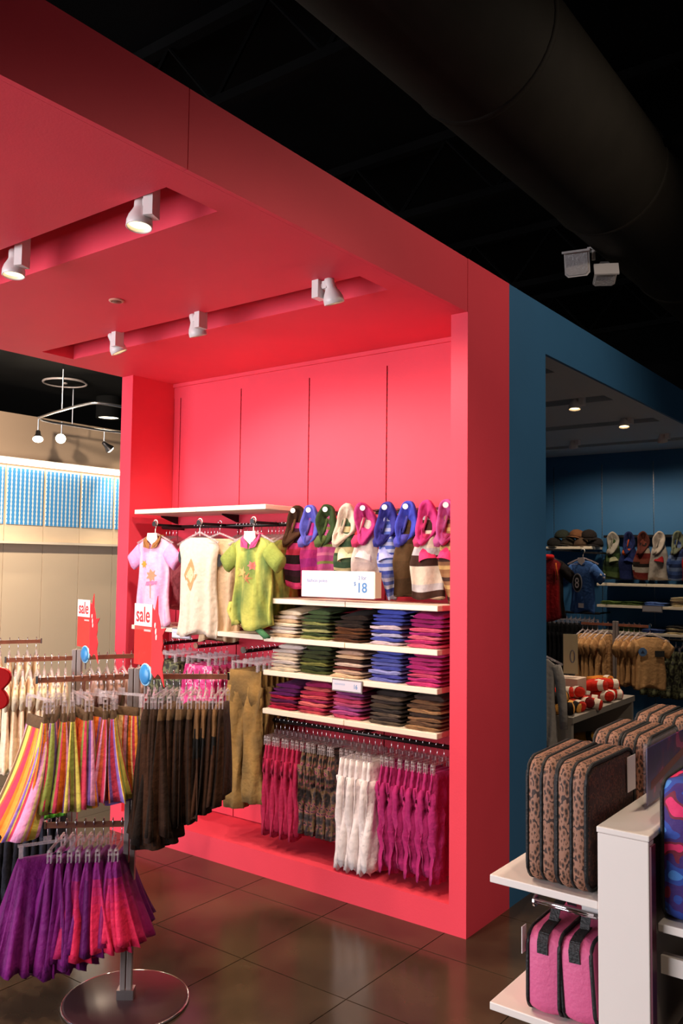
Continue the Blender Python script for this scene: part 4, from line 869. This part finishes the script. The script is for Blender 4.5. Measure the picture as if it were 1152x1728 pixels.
# sale signs in blue disc holders
def sale_sign(label, x, y, z, sc_=1.0, rz=-.16):
    t = thing('sale_sign', label, 'sign', (x, y, z), rz, 'sale signs on the racks'); t.scale = (sc_, sc_, sc_)
    ob('holder_disc', MB().lathe([(.001, .014), (.028, .012), (.040, .004), (.040, -.004), (.028, -.012), (.001, -.014)], 30).mesh('disc', M['bluedisc'], True), t, (.035, .0, 0), (PI/2, 0, 0))
    ob('holder_rim', MB().tube([(.035+.040*math.cos(2*PI*k/30), 0, .040*math.sin(2*PI*k/30)) for k in range(30)], .005, 6, loop=True).mesh('rim', mat('disc_rim', S(150, 200, 225), .25), True), t)
    ob('stem', MB().box(.030, -.004, -.075, .040, .004, -.03).mesh('stem', M['greymetal']), t)
    ob('panel', MB().box(-.055, -.002, .035, .075, .0, .275).mesh('panel', M['acryl']), t)
    hd = ob('header', MB().box(-.055, -.0035, .188, .075, -.0021, .275).mesh('header', M['card']), t)
    text('lettering', 'sale', .086, M['red'], hd, (.010, -.0042, .205), align='CENTER', scale=(.80, 1, 1), bold=.010)
    ob('small_print', MB().box(.018, -.003, .168, .068, -.0021, .176).mesh('print', mat('small_print', S(236, 170, 168), .5)), t)
    ob('edge_strip', MB().box(.0755, -.003, .02, .0775, .002, .275).mesh('edge', M['acrylclear']), t)
    burst = [(.078, .262), (.094, .252), (.112, .310), (.116, .244), (.130, .212), (.138, .184), (.176, .190), (.152, .160), (.156, .125), (.149, .10), (.164, .066), (.155, .03), (.172, -.035), (.144, .004), (.126, .012), (.104, -.006), (.078, .012)]
    b = ob('starburst', MB().prism(burst, -.003, 0).mesh('burst', M['red']), t)
    for k, (dx, dz, rr) in enumerate(((.100, .196, .009), (.106, .172, .010), (.110, .150, .009))):
        ob('white_mark', MB().loft([[(dx+rr*.5*math.cos(a), yy, dz+rr*1.2*math.sin(a)) for a in [2*PI*q/12 for q in range(12)]] for yy in (-.0045, -.0031)]).mesh('mark', M['card']), b)
    return t
sale_sign('red and white sale sign on the rack nearest the camera', -2.475, 2.085, 1.19, .93)
sale_sign('red and white sale sign on the rack behind, before the pale wall', -3.235, 2.385, 1.185, .88)
# red scalloped board at the picture's left edge
t = thing('scalloped_sign', 'glossy red scalloped flower sign at the picture edge', 'sign', (-2.02, 1.17, 1.285))
pet = []
for k in range(72):
    a = 2*PI*k/72; rr = .074+.024*abs(math.sin(4*a+.3)); pet.append((rr*math.cos(a), rr*math.sin(a)))
bevel(ob('board', MB().prism(pet, -.006, .006).mesh('board', M['redgloss']), t, rot=(0, 0, .64)), .003)
ob('pole', MB().tube([(0, .012, -1.275), (0, .012, .02)], .008, 8).mesh('pole', M['steel'], True), t)
ob('foot', MB().lathe([(.001, .012), (.12, .010), (.125, 0), (.001, 0)], 30).mesh('foot', M['basemetal'], True), t, (0, .012, -1.285))

# ------------------------------------------------------------------ lunch bag stand in front
def rrect(d, h, r, n=5):
    pts = []
    for cx, cz, a0 in ((d-r, h-r, 0), (r, h-r, PI/2), (r, r, PI), (d-r, r, 1.5*PI)):
        for k in range(n+1): a = a0+PI/2*k/n; pts.append((cx+r*math.cos(a), cz+r*math.sin(a)))
    return pts
def bag(name, label, loc, wx, d, h, strips, side, r=.035, pipe=.004, rz=0, strap=False, tagz=None, group=None, lean=0, pipem=None):
    """wx thick along X, standing on Z=0, narrow end at Y=0"""
    t = thing(name, label, 'lunch bag', loc, rz, group); t.rotation_euler.y = lean
    out = rrect(d, h, r); n = len(strips); sw = wx/n
    for i, m in enumerate(strips):
        a, b = -wx/2+i*sw, -wx/2+(i+1)*sw
        rings = []
        for q in range(5):
            f = q/4; bl = .004*math.sin(PI*f)
            rings.append([(a+.0015+(b-a-.003)*f, d/2+(y-d/2)*(1+2*bl/d), h/2+(z-h/2)*(1+2*bl/h)) for y, z in out])
        ob('gusset', MB().loft(rings, cap=False).mesh('gusset', m, True), t)
    for i in range(n+1):
        x = -wx/2+i*sw
        ob('piping', MB().tube([(x, y, z) for y, z in out], pipe, 6, loop=True).mesh('piping', pipem or M['blackp'], True), t)
    for s in (-1, 1):
        ob('side_panel', MB().loft([[(s*(wx/2+e), d/2+(y-d/2)*k, h/2+(z-h/2)*k) for y, z in out] for e, k in ((0, .985), (.003, .9), (.004, .5))]).mesh('side', side, True), t)
    if strap:
        pts = [(0, .002, h*.74), (0, -.0045, h*.76), (0, -.0045, h*.90), (0, .004, h*.985), (0, .03, h+.004), (0, .07, h+.006)]
        ob('strap', MB().loft([[(-.011, y-.0015, z), (.011, y-.0015, z), (.011, y+.0015, z+.002), (-.011, y+.0015, z+.002)] for _, y, z in pts]).mesh('strap', M['blackp']), t)
        hp = [(0, .055, h+.004), (0, .07, h+.028), (0, d/2, h+.036), (0, d-.07, h+.028), (0, d-.055, h+.004)]
        ob('handle', MB().loft([[(-.010, y, z-.002), (.010, y, z-.002), (.010, y, z+.002), (-.010, y, z+.002)] for _, y, z in hp]).mesh('handle', M['blackp']), t)
    if tagz: ob('hang_tag', MB().box(wx/2+.006, tagz[0], tagz[1], wx/2+.007, tagz[0]+.05, tagz[1]+.075).mesh('tag', M['card']), t)
    return t
gd = thing('display_stand', 'white laminate display stand holding the lunch bags', 'display stand', (-.557, 1.645, 0))
bevel(ob('end_post', MB().box(-.049, 0, 0, .049, .03, 1.088).mesh('post', M['white']), gd), .002)
bevel(ob('top_cap', MB().box(-.0505, -.0015, 1.0885, .0505, 1.0, 1.10).mesh('cap', M['white']), gd), .002)
ob('spine', MB().box(-.040, .031, 0, .040, .98, 1.088).mesh('spine', M['greyboard']), gd)
ob('edge_strip', MB().box(.0495, .002, 0, .053, .028, 1.08).mesh('strip', mat('maroon_edge', S(88, 34, 50), .4)), gd)
for z in (.955, .697, .43): bevel(ob('shelf', MB().box(-.282, .006, z-.016, -.0505, .98, z).mesh('shelf', M['white']), gd), .002)
for z in (.932, .700, .43): bevel(ob('shelf', MB().box(.0535, .035, z-.016, .30, .98, z).mesh('shelf', M['white']), gd), .002)
ob('tray_edge', MB().box(.054, .05, .835, .118, .07, .868).mesh('tray', M['white']), gd)
ob('bracket', MB().loft([[(x, .05, .938), (x, .05, .905), (x, .30, .915), (x, .30, .938)] for x in (-.10, -.052)]).mesh('bracket', M['steel']), gd)
for q in (.05, .33, .62): ob('bracket', MB().loft([[(-.20, y, .938), (-.052, y, .938), (-.052, y, .890)] for y in (q+.03, q+.036)]).mesh('bracket', M['steel']), gd)
hb = thing('chrome_hook_bar', 'chrome twin hook bar under the leopard bag shelf', 'hook bar', (-.685, 1.675, .915))
for y, z in ((-.004, .004), (.012, -.006)): ob('rod', MB().tube([(-.062, y, z), (.062, y, z)], .0042, 8).mesh('rod', M['chrome'], True), hb)
ob('end_plate', MB().disc((-.064, .004, 0), .012, 14, 'x', .004).mesh('plate', M['chrome']), hb)
L2 = [M['leopard']]*2
for i, (x, y) in enumerate(((-.727, 1.660), (-.662, 1.655), (-.722, 2.02), (-.655, 2.02), (-.722, 2.33), (-.655, 2.33))):
    bag('leopard_lunch_bag', ['leopard print lunch bag at the outer shelf edge', 'leopard print lunch bag with white tag beside the post', 'leopard lunch bag in the second row, outer', 'leopard lunch bag in the second row, inner', 'leopard lunch bag in the last row, outer', 'leopard lunch bag in the last row, inner'][i], (x, y, .9595), .060, .27 if i < 2 else .25, .245, L2, M['leodark'], r=.038, rz=[.03, -.02, .02, 0, .03, -.03][i], tagz=(.215, .155) if i == 1 else None, group='leopard lunch bags')
bag('pink_lunch_bag', 'pink lunch bag with black strap on the lower shelf, outer one', (-.724, 1.66, .7015), .066, .22, .160, [M['pinkneo']], M['pinkneo'], r=.03, strap=True, group='pink lunch bags', rz=.03)
bag('pink_lunch_bag', 'pink lunch bag with black strap leaning beside the white post', (-.650, 1.664, .7035), .064, .22, .156, [M['pinkneo']], M['pinkneo'], r=.03, strap=True, group='pink lunch bags', lean=-.07)
tag(ob('hang_tag', MB().box(-.0008, -.008, -.025, .0008, .012, .028).mesh('tag', M['card']), None, (-.765, 1.656, .84)), 'white paper tag at the side of the outer pink lunch bag', 'tag')
for i, x in enumerate((-.470, -.405, -.340)):
    bag('camouflage_lunch_bag', ['blue and pink camouflage lunch bag next to the white post', 'blue and pink camouflage lunch bag, second from the white post', 'blue and pink camouflage lunch bag, third from the white post'][i], (x, 1.70, .9365), .058, .25, .255, [M['camo']], M['camo'], r=.030, group='camouflage lunch bags')
bag('blue_lunch_bag', 'plain blue lunch bag on the lower right shelf', (-.43, 1.74, .7045), .07, .2, .12, [mat('blue_neoprene', S(62, 88, 160), .6)], mat('blue_neoprene_side', S(54, 76, 150), .6), r=.03)
t = thing('sign_holder', 'clear acrylic sign holder with a purple poster on the stand', 'sign', (-.565, 1.815, 1.10))
ob('poster', MB().box(-.001, .006, .008, .001, .33, .124).mesh('poster', M['posterp']), t)
for x in (-.0028, .0028): ob('pane', MB().box(x-.0008, 0, 0, x+.0008, .34, .132).mesh('pane', M['acrylclear']), t)
ob('edge', MB().box(-.004, -.004, 0, .004, -.0005, .134).box(-.004, -.004, .1325, .004, .34, .136).mesh('edge', M['acrylclear']), t)
ob('printed_band', MB().loft([[(.0012, .03, .035), (.0012, .33, .075), (.0012, .33, .092), (.0012, .03, .052)], [(.0016, .03, .035), (.0016, .33, .075), (.0016, .33, .092), (.0016, .03, .052)]]).mesh('band', mat('rust_print', S(120, 50, 42), .5)), t)

# ------------------------------------------------------------------ blue bay
GBS = 'cream shelf boards in the blue bay'
board('cream board under the dark caps in the blue bay', -3.46, -2.965, 1.80, 7.95, 8.24, group=GBS)
for z, nm in ((1.452, 'below the boys polos'), (1.250, 'with the thin folded stacks'), (1.006, 'lowest in the blue bay')):
    board(f'left cream board {nm}', -2.92, -2.455, z, 7.95, 8.24, group=GBS); board(f'right cream board {nm}', -2.45, -1.96, z, 7.95, 8.24, group=GBS)
cap_me = None
def cap(label, loc, rz, c, tilt=(0, 0)):
    t = thing('cap', label, 'cap', loc, rz, 'dark caps heaped on the blue bay shelf'); t.rotation_euler.x, t.rotation_euler.y = tilt
    ob('crown', MB().lathe([(.075, 0), (.078, .02), (.07, .05), (.045, .075), (.01, .085)], 18).mesh('crown', M['knit'], True), t, color=c)
    ob('brim', MB().loft([[(.07*math.cos(a)*s, -.04-.075*s*math.sin(a)**1.0*1.0, .004-.012*s*s+z) for a in [PI*k/12 for k in range(13)]] for s, z in ((.75, .004), (1.08, 0), (1.08, -.004), (.75, -.002))], closed=False, cap=False).mesh('brim', M['knit'], True), t, color=c)
for i, (x, y, z, rz, c) in enumerate(((-3.38, 8.05, 1.808, .4, S(40, 38, 36)), (-3.24, 8.06, 1.808, -.5, S(58, 52, 44)), (-3.10, 8.05, 1.808, .9, S(86, 66, 52)), (-2.99+.01, 8.08, 1.808, 0, S(36, 32, 32)), (-3.31, 8.08, 1.885, 1.4, S(52, 56, 48)), (-3.16, 8.07, 1.886, -.3, S(120, 80, 54)), (-3.04, 8.08, 1.884, .6, S(40, 34, 32)))):
    cap(['charcoal cap at the left of the lower cap row', 'olive cap second in the lower cap row', 'brown cap third in the lower cap row', 'black cap at the shelf end of the lower cap row', 'grey green cap lying on top, left', 'tan brown cap lying on top of the heap', 'black cap lying on top beside the tan one'][i], (x, y, z), rz, c, (rnd.uniform(-.2, .1), rnd.uniform(-.1, .1)))
GP = 'boys polos in the blue bay'
for i, (lab, x, c1, c2, f, sl) in enumerate((
    ('grey-collared green camouflage polo in the blue bay', -2.78, S(176, 168, 156), S(160, 152, 140), bands([S(56, 78, 44), S(84, 104, 60), S(40, 54, 36)], 9, .05), (S(150, 150, 120), S(60, 70, 50))),
    ('navy polo with orange neck lining in the blue bay', -2.63, S(34, 44, 92), S(216, 92, 40), bands([S(36, 48, 100), S(30, 40, 86)], 5), (S(36, 48, 100), S(150, 110, 90))),
    ('brown and white patterned polo with reddish collar', -2.50, S(96, 48, 40), S(120, 60, 48), bands([S(130, 66, 52), S(40, 32, 30), S(196, 184, 170), S(120, 40, 36)], 9, .05), None),
    ('pale grey hooded polo with dark red lining', -2.355, S(196, 182, 170), S(190, 176, 164), bands([S(190, 178, 168), S(200, 188, 176), S(176, 166, 158)], 5), (S(150, 30, 36), S(90, 20, 24))),
    ('grey green-collared blue striped polo in the blue bay', -2.19, S(116, 124, 104), S(130, 134, 110), bands([S(64, 90, 150), S(40, 56, 100), S(110, 130, 170)], 12, .03), None),
    ('bright red polo at the picture edge of the blue bay', -2.06, S(190, 30, 26), S(200, 40, 30), bands([S(196, 30, 26), S(170, 24, 24)], 5), None))):
    polo('polo_shirt', lab, x, c1, c2, f, .43, .16, .3, sl, 8.02, 1.925, GP, False, seed=40+i)
pb = thing('peg_bar', 'dark wall bar above the boys polos', 'peg bar', (-2.42, 8.15, 1.90)); ob('bar', MB().box(-.5, 0, -.012, .45, .099, .012).mesh('bar', M['darkrail']), pb)
for x in (-2.78, -2.63, -2.50, -2.355, -2.19, -2.06): ob('peg', MB().tube([(x+2.42, 0, 0), (x+2.42, -.13, .005), (x+2.42, -.14, .02)], .004, 6).mesh('peg', M['chrome']), pb)
def bstack(cx, z, n, cols, desc, shelf):
    zz = z
    for i in range(n):
        c = cols[i % len(cols)]; th = .017*rnd.uniform(.9, 1.1)
        o = ob('folded_shirt', fold_v[rnd.randrange(5)], None, (cx+rnd.uniform(-.006, .006), 7.965+rnd.uniform(-.004, .006), zz+.0003), (0, 0, rnd.uniform(-.03, .03)), jit(c, .1), (1.1, 1, th/.02))
        tag(o, f'folded shirt, {"topmost" if i == n-1 else "lowest" if i == 0 else ORD[i]+" up"} of the {desc} pile on the {shelf} blue bay shelf', 'folded shirt', 'folded shirts in the blue bay'); zz += th*1.02
bstack(-2.80, 1.250, 2, [S(70, 92, 44), S(96, 116, 60)], 'green', 'thin-stack'); bstack(-2.60, 1.250, 2, [S(84, 104, 54), S(60, 80, 40)], 'leaf green', 'thin-stack')
bstack(-2.385, 1.250, 2, [S(80, 110, 176), S(96, 126, 190)], 'sky blue', 'thin-stack'); bstack(-2.15, 1.250, 5, [S(236, 216, 170), S(214, 196, 160), S(120, 100, 84)], 'cream', 'thin-stack')
bstack(-2.64, 1.006, 3, [S(60, 84, 44), S(40, 50, 36)], 'dark green', 'lowest'); bstack(-2.41, 1.006, 2, [S(60, 80, 140), S(80, 100, 160)], 'navy', 'lowest'); bstack(-2.19, 1.006, 4, [S(240, 220, 176), S(70, 60, 52), S(236, 214, 170), S(60, 56, 54)], 'cream and black', 'lowest')
q = thing('price_holder', 'grey price holder on the thin-stack shelf of the blue bay', 'price tag', (-2.40, 7.948, 1.225)); ob('frame', MB().box(-.09, -.006, -.03, .09, -.0005, .03).mesh('frame', M['greymetal']), q); ob('price_card', MB().box(-.084, -.008, -.023, .084, -.0061, .023).mesh('card', mat('price_card_grey', S(150, 145, 150), .5)), q)
# jersey, red jacket and the rail of dark trousers
def wall_arm(label, x, y0, z, y1=8.249):
    t = thing('faceout_arm', label, 'display arm', (x, y0, z), 0, 'display arms in the blue bay')
    ob('bar', MB().box(-.007, 0, -.011, .007, y1-y0, .005).mesh('bar', M['darkrail']), t); ob('end_stop', MB().disc((0, -.003, .003), .016, 12, 'y', .006).mesh('stop', M['chrome']), t)
wall_arm('dark arm carrying the blue jersey', -2.84, 7.39, 1.735)
hanger('top', (-2.84, 7.40, 1.74), .3, 'white hook hanger holding the blue jersey', 'hangers in the blue bay', big=True)
t = thing('jersey', 'blue sports jersey with a black and white number on the chest', 'jersey', (-2.84, 7.398, 1.74), -.35)
ob('body', top_mesh(.30, .45, .15, .035, .010, 140, 'fab'), t, color=S(66, 104, 168))
ob('neck_card', MB().prism([(-.035, -.055), (.035, -.055), (.04, -.09), (.004, -.125), (-.04, -.09)], -.022, -.026).mesh('card', M['card']), t)
ob('number_patch', MB().prism([(-.02+.055*math.cos(a), -.28+.085*math.sin(a)) for a in [2*PI*k/24 for k in range(24)]], -.051, -.053).mesh('patch', mat('jersey_grey', S(170, 166, 166), .7)), t)
ob('number_patch', MB().prism([(-.02+.044*math.cos(a), -.28+.074*math.sin(a)) for a in [2*PI*k/24 for k in range(24)]], -.0531, -.0545).mesh('patch', M['blackp']), t)
text('lettering', '8', .13, M['card'], t, (-.022, -.0552, -.325), align='CENTER', scale=(.8, 1, 1))
ob('hem_badge', MB().box(-.01, -.052, -.50, .05, -.0505, -.46).mesh('badge', M['card']), t)
for s in (-1, 1): ob('cuff', MB().tube([(s*(.36*.30+.108), -.028, -.20), (s*(.36*.30+.125), 0, -.235), (s*(.36*.30+.108), .028, -.20)], .008, 6).mesh('cuff', M['card'], True), t)
wall_arm('dark arm carrying the red jacket', -3.17, 7.30, 1.76)
hanger('top', (-3.17, 7.31, 1.765), .4, 'clear hanger holding the red jacket in the blue bay', 'hangers in the blue bay')
t = thing('jacket', 'red jacket with black sleeves and orange trim in the blue bay', 'jacket', (-3.17, 7.308, 1.765), .45)
ob('body', top_mesh(.40, .56, .16, .055, .014, 141, 'fabc', lambda v, u, p: S(30, 24, 24) if p == 's' or .22 < v < .34 or (u > .86 or u < .06) else S(150, 22, 26) if math.sin(u*14+v*6) > -.3 else S(110, 16, 22)), t)
ob('collar', MB().tube([(.07*math.cos(a), -.01+.05*math.sin(a), -.075) for a in [2*PI*k/16 for k in range(16)]], .022, 8, loop=True).mesh('collar', M['fab'], True), t, color=S(196, 30, 28))
for x in (-.1, .1): ob('piping', MB().tube([(x, -.062, -.13), (x*1.15, -.068, -.28)], .008, 6).mesh('piping', M['fab'], True), t, color=S(190, 90, 40))
rl = thing('hang_rail', 'dark rail of black trousers in the blue bay', 'hang rail', (-3.12, 7.9, 1.165)); ob('bar', MB().tube([(-.33, 0, 0), (.25, 0, 0)], .011, 8).mesh('bar', M['darkrail']), rl)
for s in (-.3, .22): ob('arm', MB().box(s-.005, 0, -.01, s+.005, .349, .006).mesh('arm', M['darkrail']), rl)
bk = pants_mesh(.24, .62, .024, .68, 142, 'fab', .006)
for i in range(12):
    x = -3.42+.045*i; hanger('clip', (x, 7.9, 1.169), PI/2, f'clear clip hanger of the {ORD[i]} black trousers on the blue bay rail', 'blue bay clip hangers')
    tag(ob('black_trousers', bk, None, (x, 7.9, 1.169), (0, 0, PI/2+rnd.uniform(-.1, .1)), jit(S(20, 20, 24), .2)), f'black trousers on the blue bay rail, {ORD[i]} from its outer end', 'trousers', 'black trousers in the blue bay')
rl = thing('hang_rail', 'dark rail of olive camouflage shorts in the blue bay', 'hang rail', (-2.20, 7.95, .955)); ob('bar', MB().tube([(-.26, 0, 0), (.28, 0, 0)], .011, 8).mesh('bar', M['darkrail']), rl)
for s in (-.24, .26): ob('arm', MB().box(s-.005, 0, -.01, s+.005, .299, .006).mesh('arm', M['darkrail']), rl)
cs = [pants_mesh(.26, .40, .03, .55, 143+i, 'camog', .012) for i in range(2)]
for i in range(9):
    x = -2.42+.056*i; hanger('clip', (x, 7.95, .959), PI/2, f'clear clip hanger of the {ORD[i]} camouflage shorts in the blue bay', 'blue bay shorts hangers')
    tag(ob('camouflage_shorts', cs[i % 2], None, (x, 7.95, .959), (0, 0, PI/2-.5+rnd.uniform(-.15, .15))), f'olive camouflage shorts in the blue bay, {ORD[i]} from the khaki shirt rack', 'shorts', 'olive camouflage shorts')
# khaki shirts on a floor rack
KX, KY = -2.24, 6.5
rack('clothes rack of khaki shirts in the blue bay', KX, KY, [(PI, .27, 1.165), (0, .25, 1.165)], zt=1.19, yaw=0)
kh = [top_mesh(.24, .36, .09, .02, .007, 150+i, 'fab') for i in range(2)]
for i in range(12):
    x = KX-.26+.040*i
    if abs(x-KX) < .03: continue
    rz = PI/2+rnd.uniform(-.15, .1)-.15
    hanger('top', (x, KY, 1.1685), rz, f'clear hanger of the {ORD[i]} khaki shirt from the outer rack end', 'khaki shirt hangers')
    tag(ob('khaki_shirt', kh[i % 2], None, (x, KY, 1.1685), (0, 0, rz), jit(S(172, 128, 84), .08)), f'khaki short-sleeved shirt hung edge-on, {ORD[i]} from the outer rack end', 'shirt', 'khaki shirts')
hanger('top', (KX+.262, KY-.012, 1.1685), .5, 'clear hanger of the khaki shirt with the blue badge', 'khaki shirt hangers')
t = thing('khaki_shirt', 'khaki shirt facing out with round blue badge and black print', 'shirt', (KX+.262, KY-.014, 1.1685), .62)
ob('body', top_mesh(.25, .37, .09, .030, .006, 153, 'fab'), t, color=S(176, 134, 90))
ob('badge', MB().disc((-.07, -.045, -.19), .032, 18, 'y', .003).mesh('badge', mat('badge_blue', S(70, 100, 140), .6)), t); ob('badge_mark', MB().prism([(-.085, -.20), (-.055, -.20), (-.07, -.175)], -.047, -.0485).mesh('mark', mat('badge_dark', S(30, 40, 66), .6)), t)
ob('chest_print', MB().box(.02, -.045, -.225, .09, -.0435, -.18).mesh('print', M['blackp']), t)
# table with bundled gloves and caps
tb = thing('display_table', 'grey open display table piled with red striped bundles', 'display table', (-2.16, 4.68, 0))
ob('table_top', MB().box(-.30, 0, .715, .30, 1.08, .75).mesh('top', M['greyboard']), tb)
for y in (0.001, 1.045): ob('end_panel', MB().box(-.29, y, 0, .29, y+.034, .7145).mesh('panel', M['greyboard']), tb)
ob('back_panel', MB().box(-.29, .036, 0, -.27, 1.044, .7145).mesh('back', M['greyboard']), tb); ob('lower_shelf', MB().box(-.269, .036, .40, .28, 1.044, .42).mesh('shelf', M['greyboard']), tb)
rollme = MB().loft([[(x, .034*k*math.cos(a), .026*k*math.sin(a)+.026) for a in [2*PI*q/12 for q in range(12)]] for x, k in ((-.06, .5), (-.055, .9), (-.02, 1.05), (.02, 1), (.055, .92), (.06, .5))]).mesh('roll', M['knit'], True)
bandme = MB().loft([[(x, .036*k*math.cos(a), .028*k*math.sin(a)+.026) for a in [2*PI*q/12 for q in range(12)]] for x, k in ((.022, 1.04), (.036, 1.02), (.05, .99))], cap=False).mesh('band', M['knit'], True)
def roll(label, loc, rz, c, c2, group='striped knit bundles'):
    t = thing('knit_bundle', label, 'knit bundle', loc, rz, group); t.rotation_euler.y = rnd.uniform(-.2, .2); t.scale = (1.25,)*3
    ob('roll', rollme, t, color=c); ob('cuff_band', bandme, t, color=c2)
RED, WH, ORA, BLK, YEL = S(206, 44, 30), S(232, 214, 196), S(206, 120, 40), S(30, 24, 24), S(226, 160, 80)
piles = [('red bundles by the hanging grey shirt', (-1.98, 4.98), [(RED, WH)]*5), ('yellow and black bundles at the table corner', (-1.96, 4.78), [(YEL, BLK), (BLK, YEL), (YEL, BLK), (BLK, YEL)]),
         ('dark red bundles before the cream box', (-1.93, 5.05), [(S(120, 20, 24), WH), (RED, WH), (S(120, 20, 24), WH)]), ('red and white bundles beyond the cream box', (-1.95, 5.42), [(RED, WH)]*6), ('orange bundles at the far table end', (-2.0, 5.62), [(ORA, WH), (ORA, ORA), (ORA, WH), (ORA, ORA), (ORA, WH)])]
for desc, (px, py), cols in piles:
    for i, (c, c2) in enumerate(cols):
        lay = 0 if i < 3 else 1
        roll(f'small knit bundle, {ORD[i]} of the {desc}', (px+rnd.uniform(-.03, .03)-.03*lay, py+.075*(i % 3)-.05+rnd.uniform(-.01, .01), .7515+.06*lay), rnd.uniform(-.7, .9), c, c2)
bevel(tag(ob('riser_box', MB().box(-.075, -.075, 0, .075, .075, .15).mesh('box', mat('cream_box', S(226, 196, 176), .5)), None, (-2.10, 5.25, .7505)), 'cream riser box in the middle of the display table', 'box'), .003)
t = thing('table_sign', 'tall cream sign card on the riser box', 'sign', (-2.10, 5.25, .902)); ob('card', MB().box(-.045, -.002, .02, .045, .002, .27).mesh('card', mat('sign_cream', S(190, 176, 140), .5)), t, rot=(0, 0, .4)); ob('foot', MB().box(-.04, -.02, 0, .04, .02, .019).mesh('foot', M['acrylclear']), t, rot=(0, 0, .4)); ob('oval_mark', MB().tube([(.012+.014*math.cos(2*PI*k/20), -.004, .13+.038*math.sin(2*PI*k/20)) for k in range(20)], .003, 5, loop=True).mesh('mark', M['inkgrey'], True), t, rot=(0, 0, .4))
for i in range(10):
    x, y = -2.02+rnd.uniform(-.12, .08), 4.80+.085*i
    roll(f'yellow and black knit bundle on the table\'s lower shelf, {ORD[i]} from the near end', (x, y, .4215+(.05 if i % 3 == 1 else 0)), rnd.uniform(0, 1.4), S(176, 124, 40) if i % 2 else S(44, 40, 22), BLK, 'bundles under the table')
# grey shirt on an arm from the back of the pink wall
wall_arm_t = thing('faceout_arm', 'grey arm carrying the pale shirt beside the blue wing', 'display arm', (-2.03, 4.62, 1.155), 0, 'display arms in the blue bay')
ob('bar', MB().box(-.008, -.80, -.012, .008, 0, .004).mesh('bar', M['steel']), wall_arm_t); ob('end_stop', MB().disc((0, .003, .003), .018, 12, 'y', .006).mesh('stop', M['chrome']), wall_arm_t)
hanger('top', (-2.03, 4.60, 1.159), .25, 'clear hanger of the pale grey long shirt', 'hangers in the blue bay')
t = thing('long_shirt', 'pale grey long-sleeved shirt hanging beside the blue wing', 'shirt', (-2.03, 4.60, 1.159), .3)
ob('body', top_mesh(.22, .50, .0, .035, .012, 160, 'fab'), t, color=S(150, 142, 136))
for s in (-1, 1): ob('sleeve', MB().tube([(s*.095, 0, -.12), (s*.118, 0, -.2), (s*.132, -.004, -.33), (s*.140, -.01, -.47)], [.030, .030, .026, .022], 10).mesh('sleeve', M['fab'], True), t, color=S(154, 146, 140))
ob('placket', MB().box(-.004, -.052, -.55, .004, -.046, -.12).mesh('placket', M['card']), t)
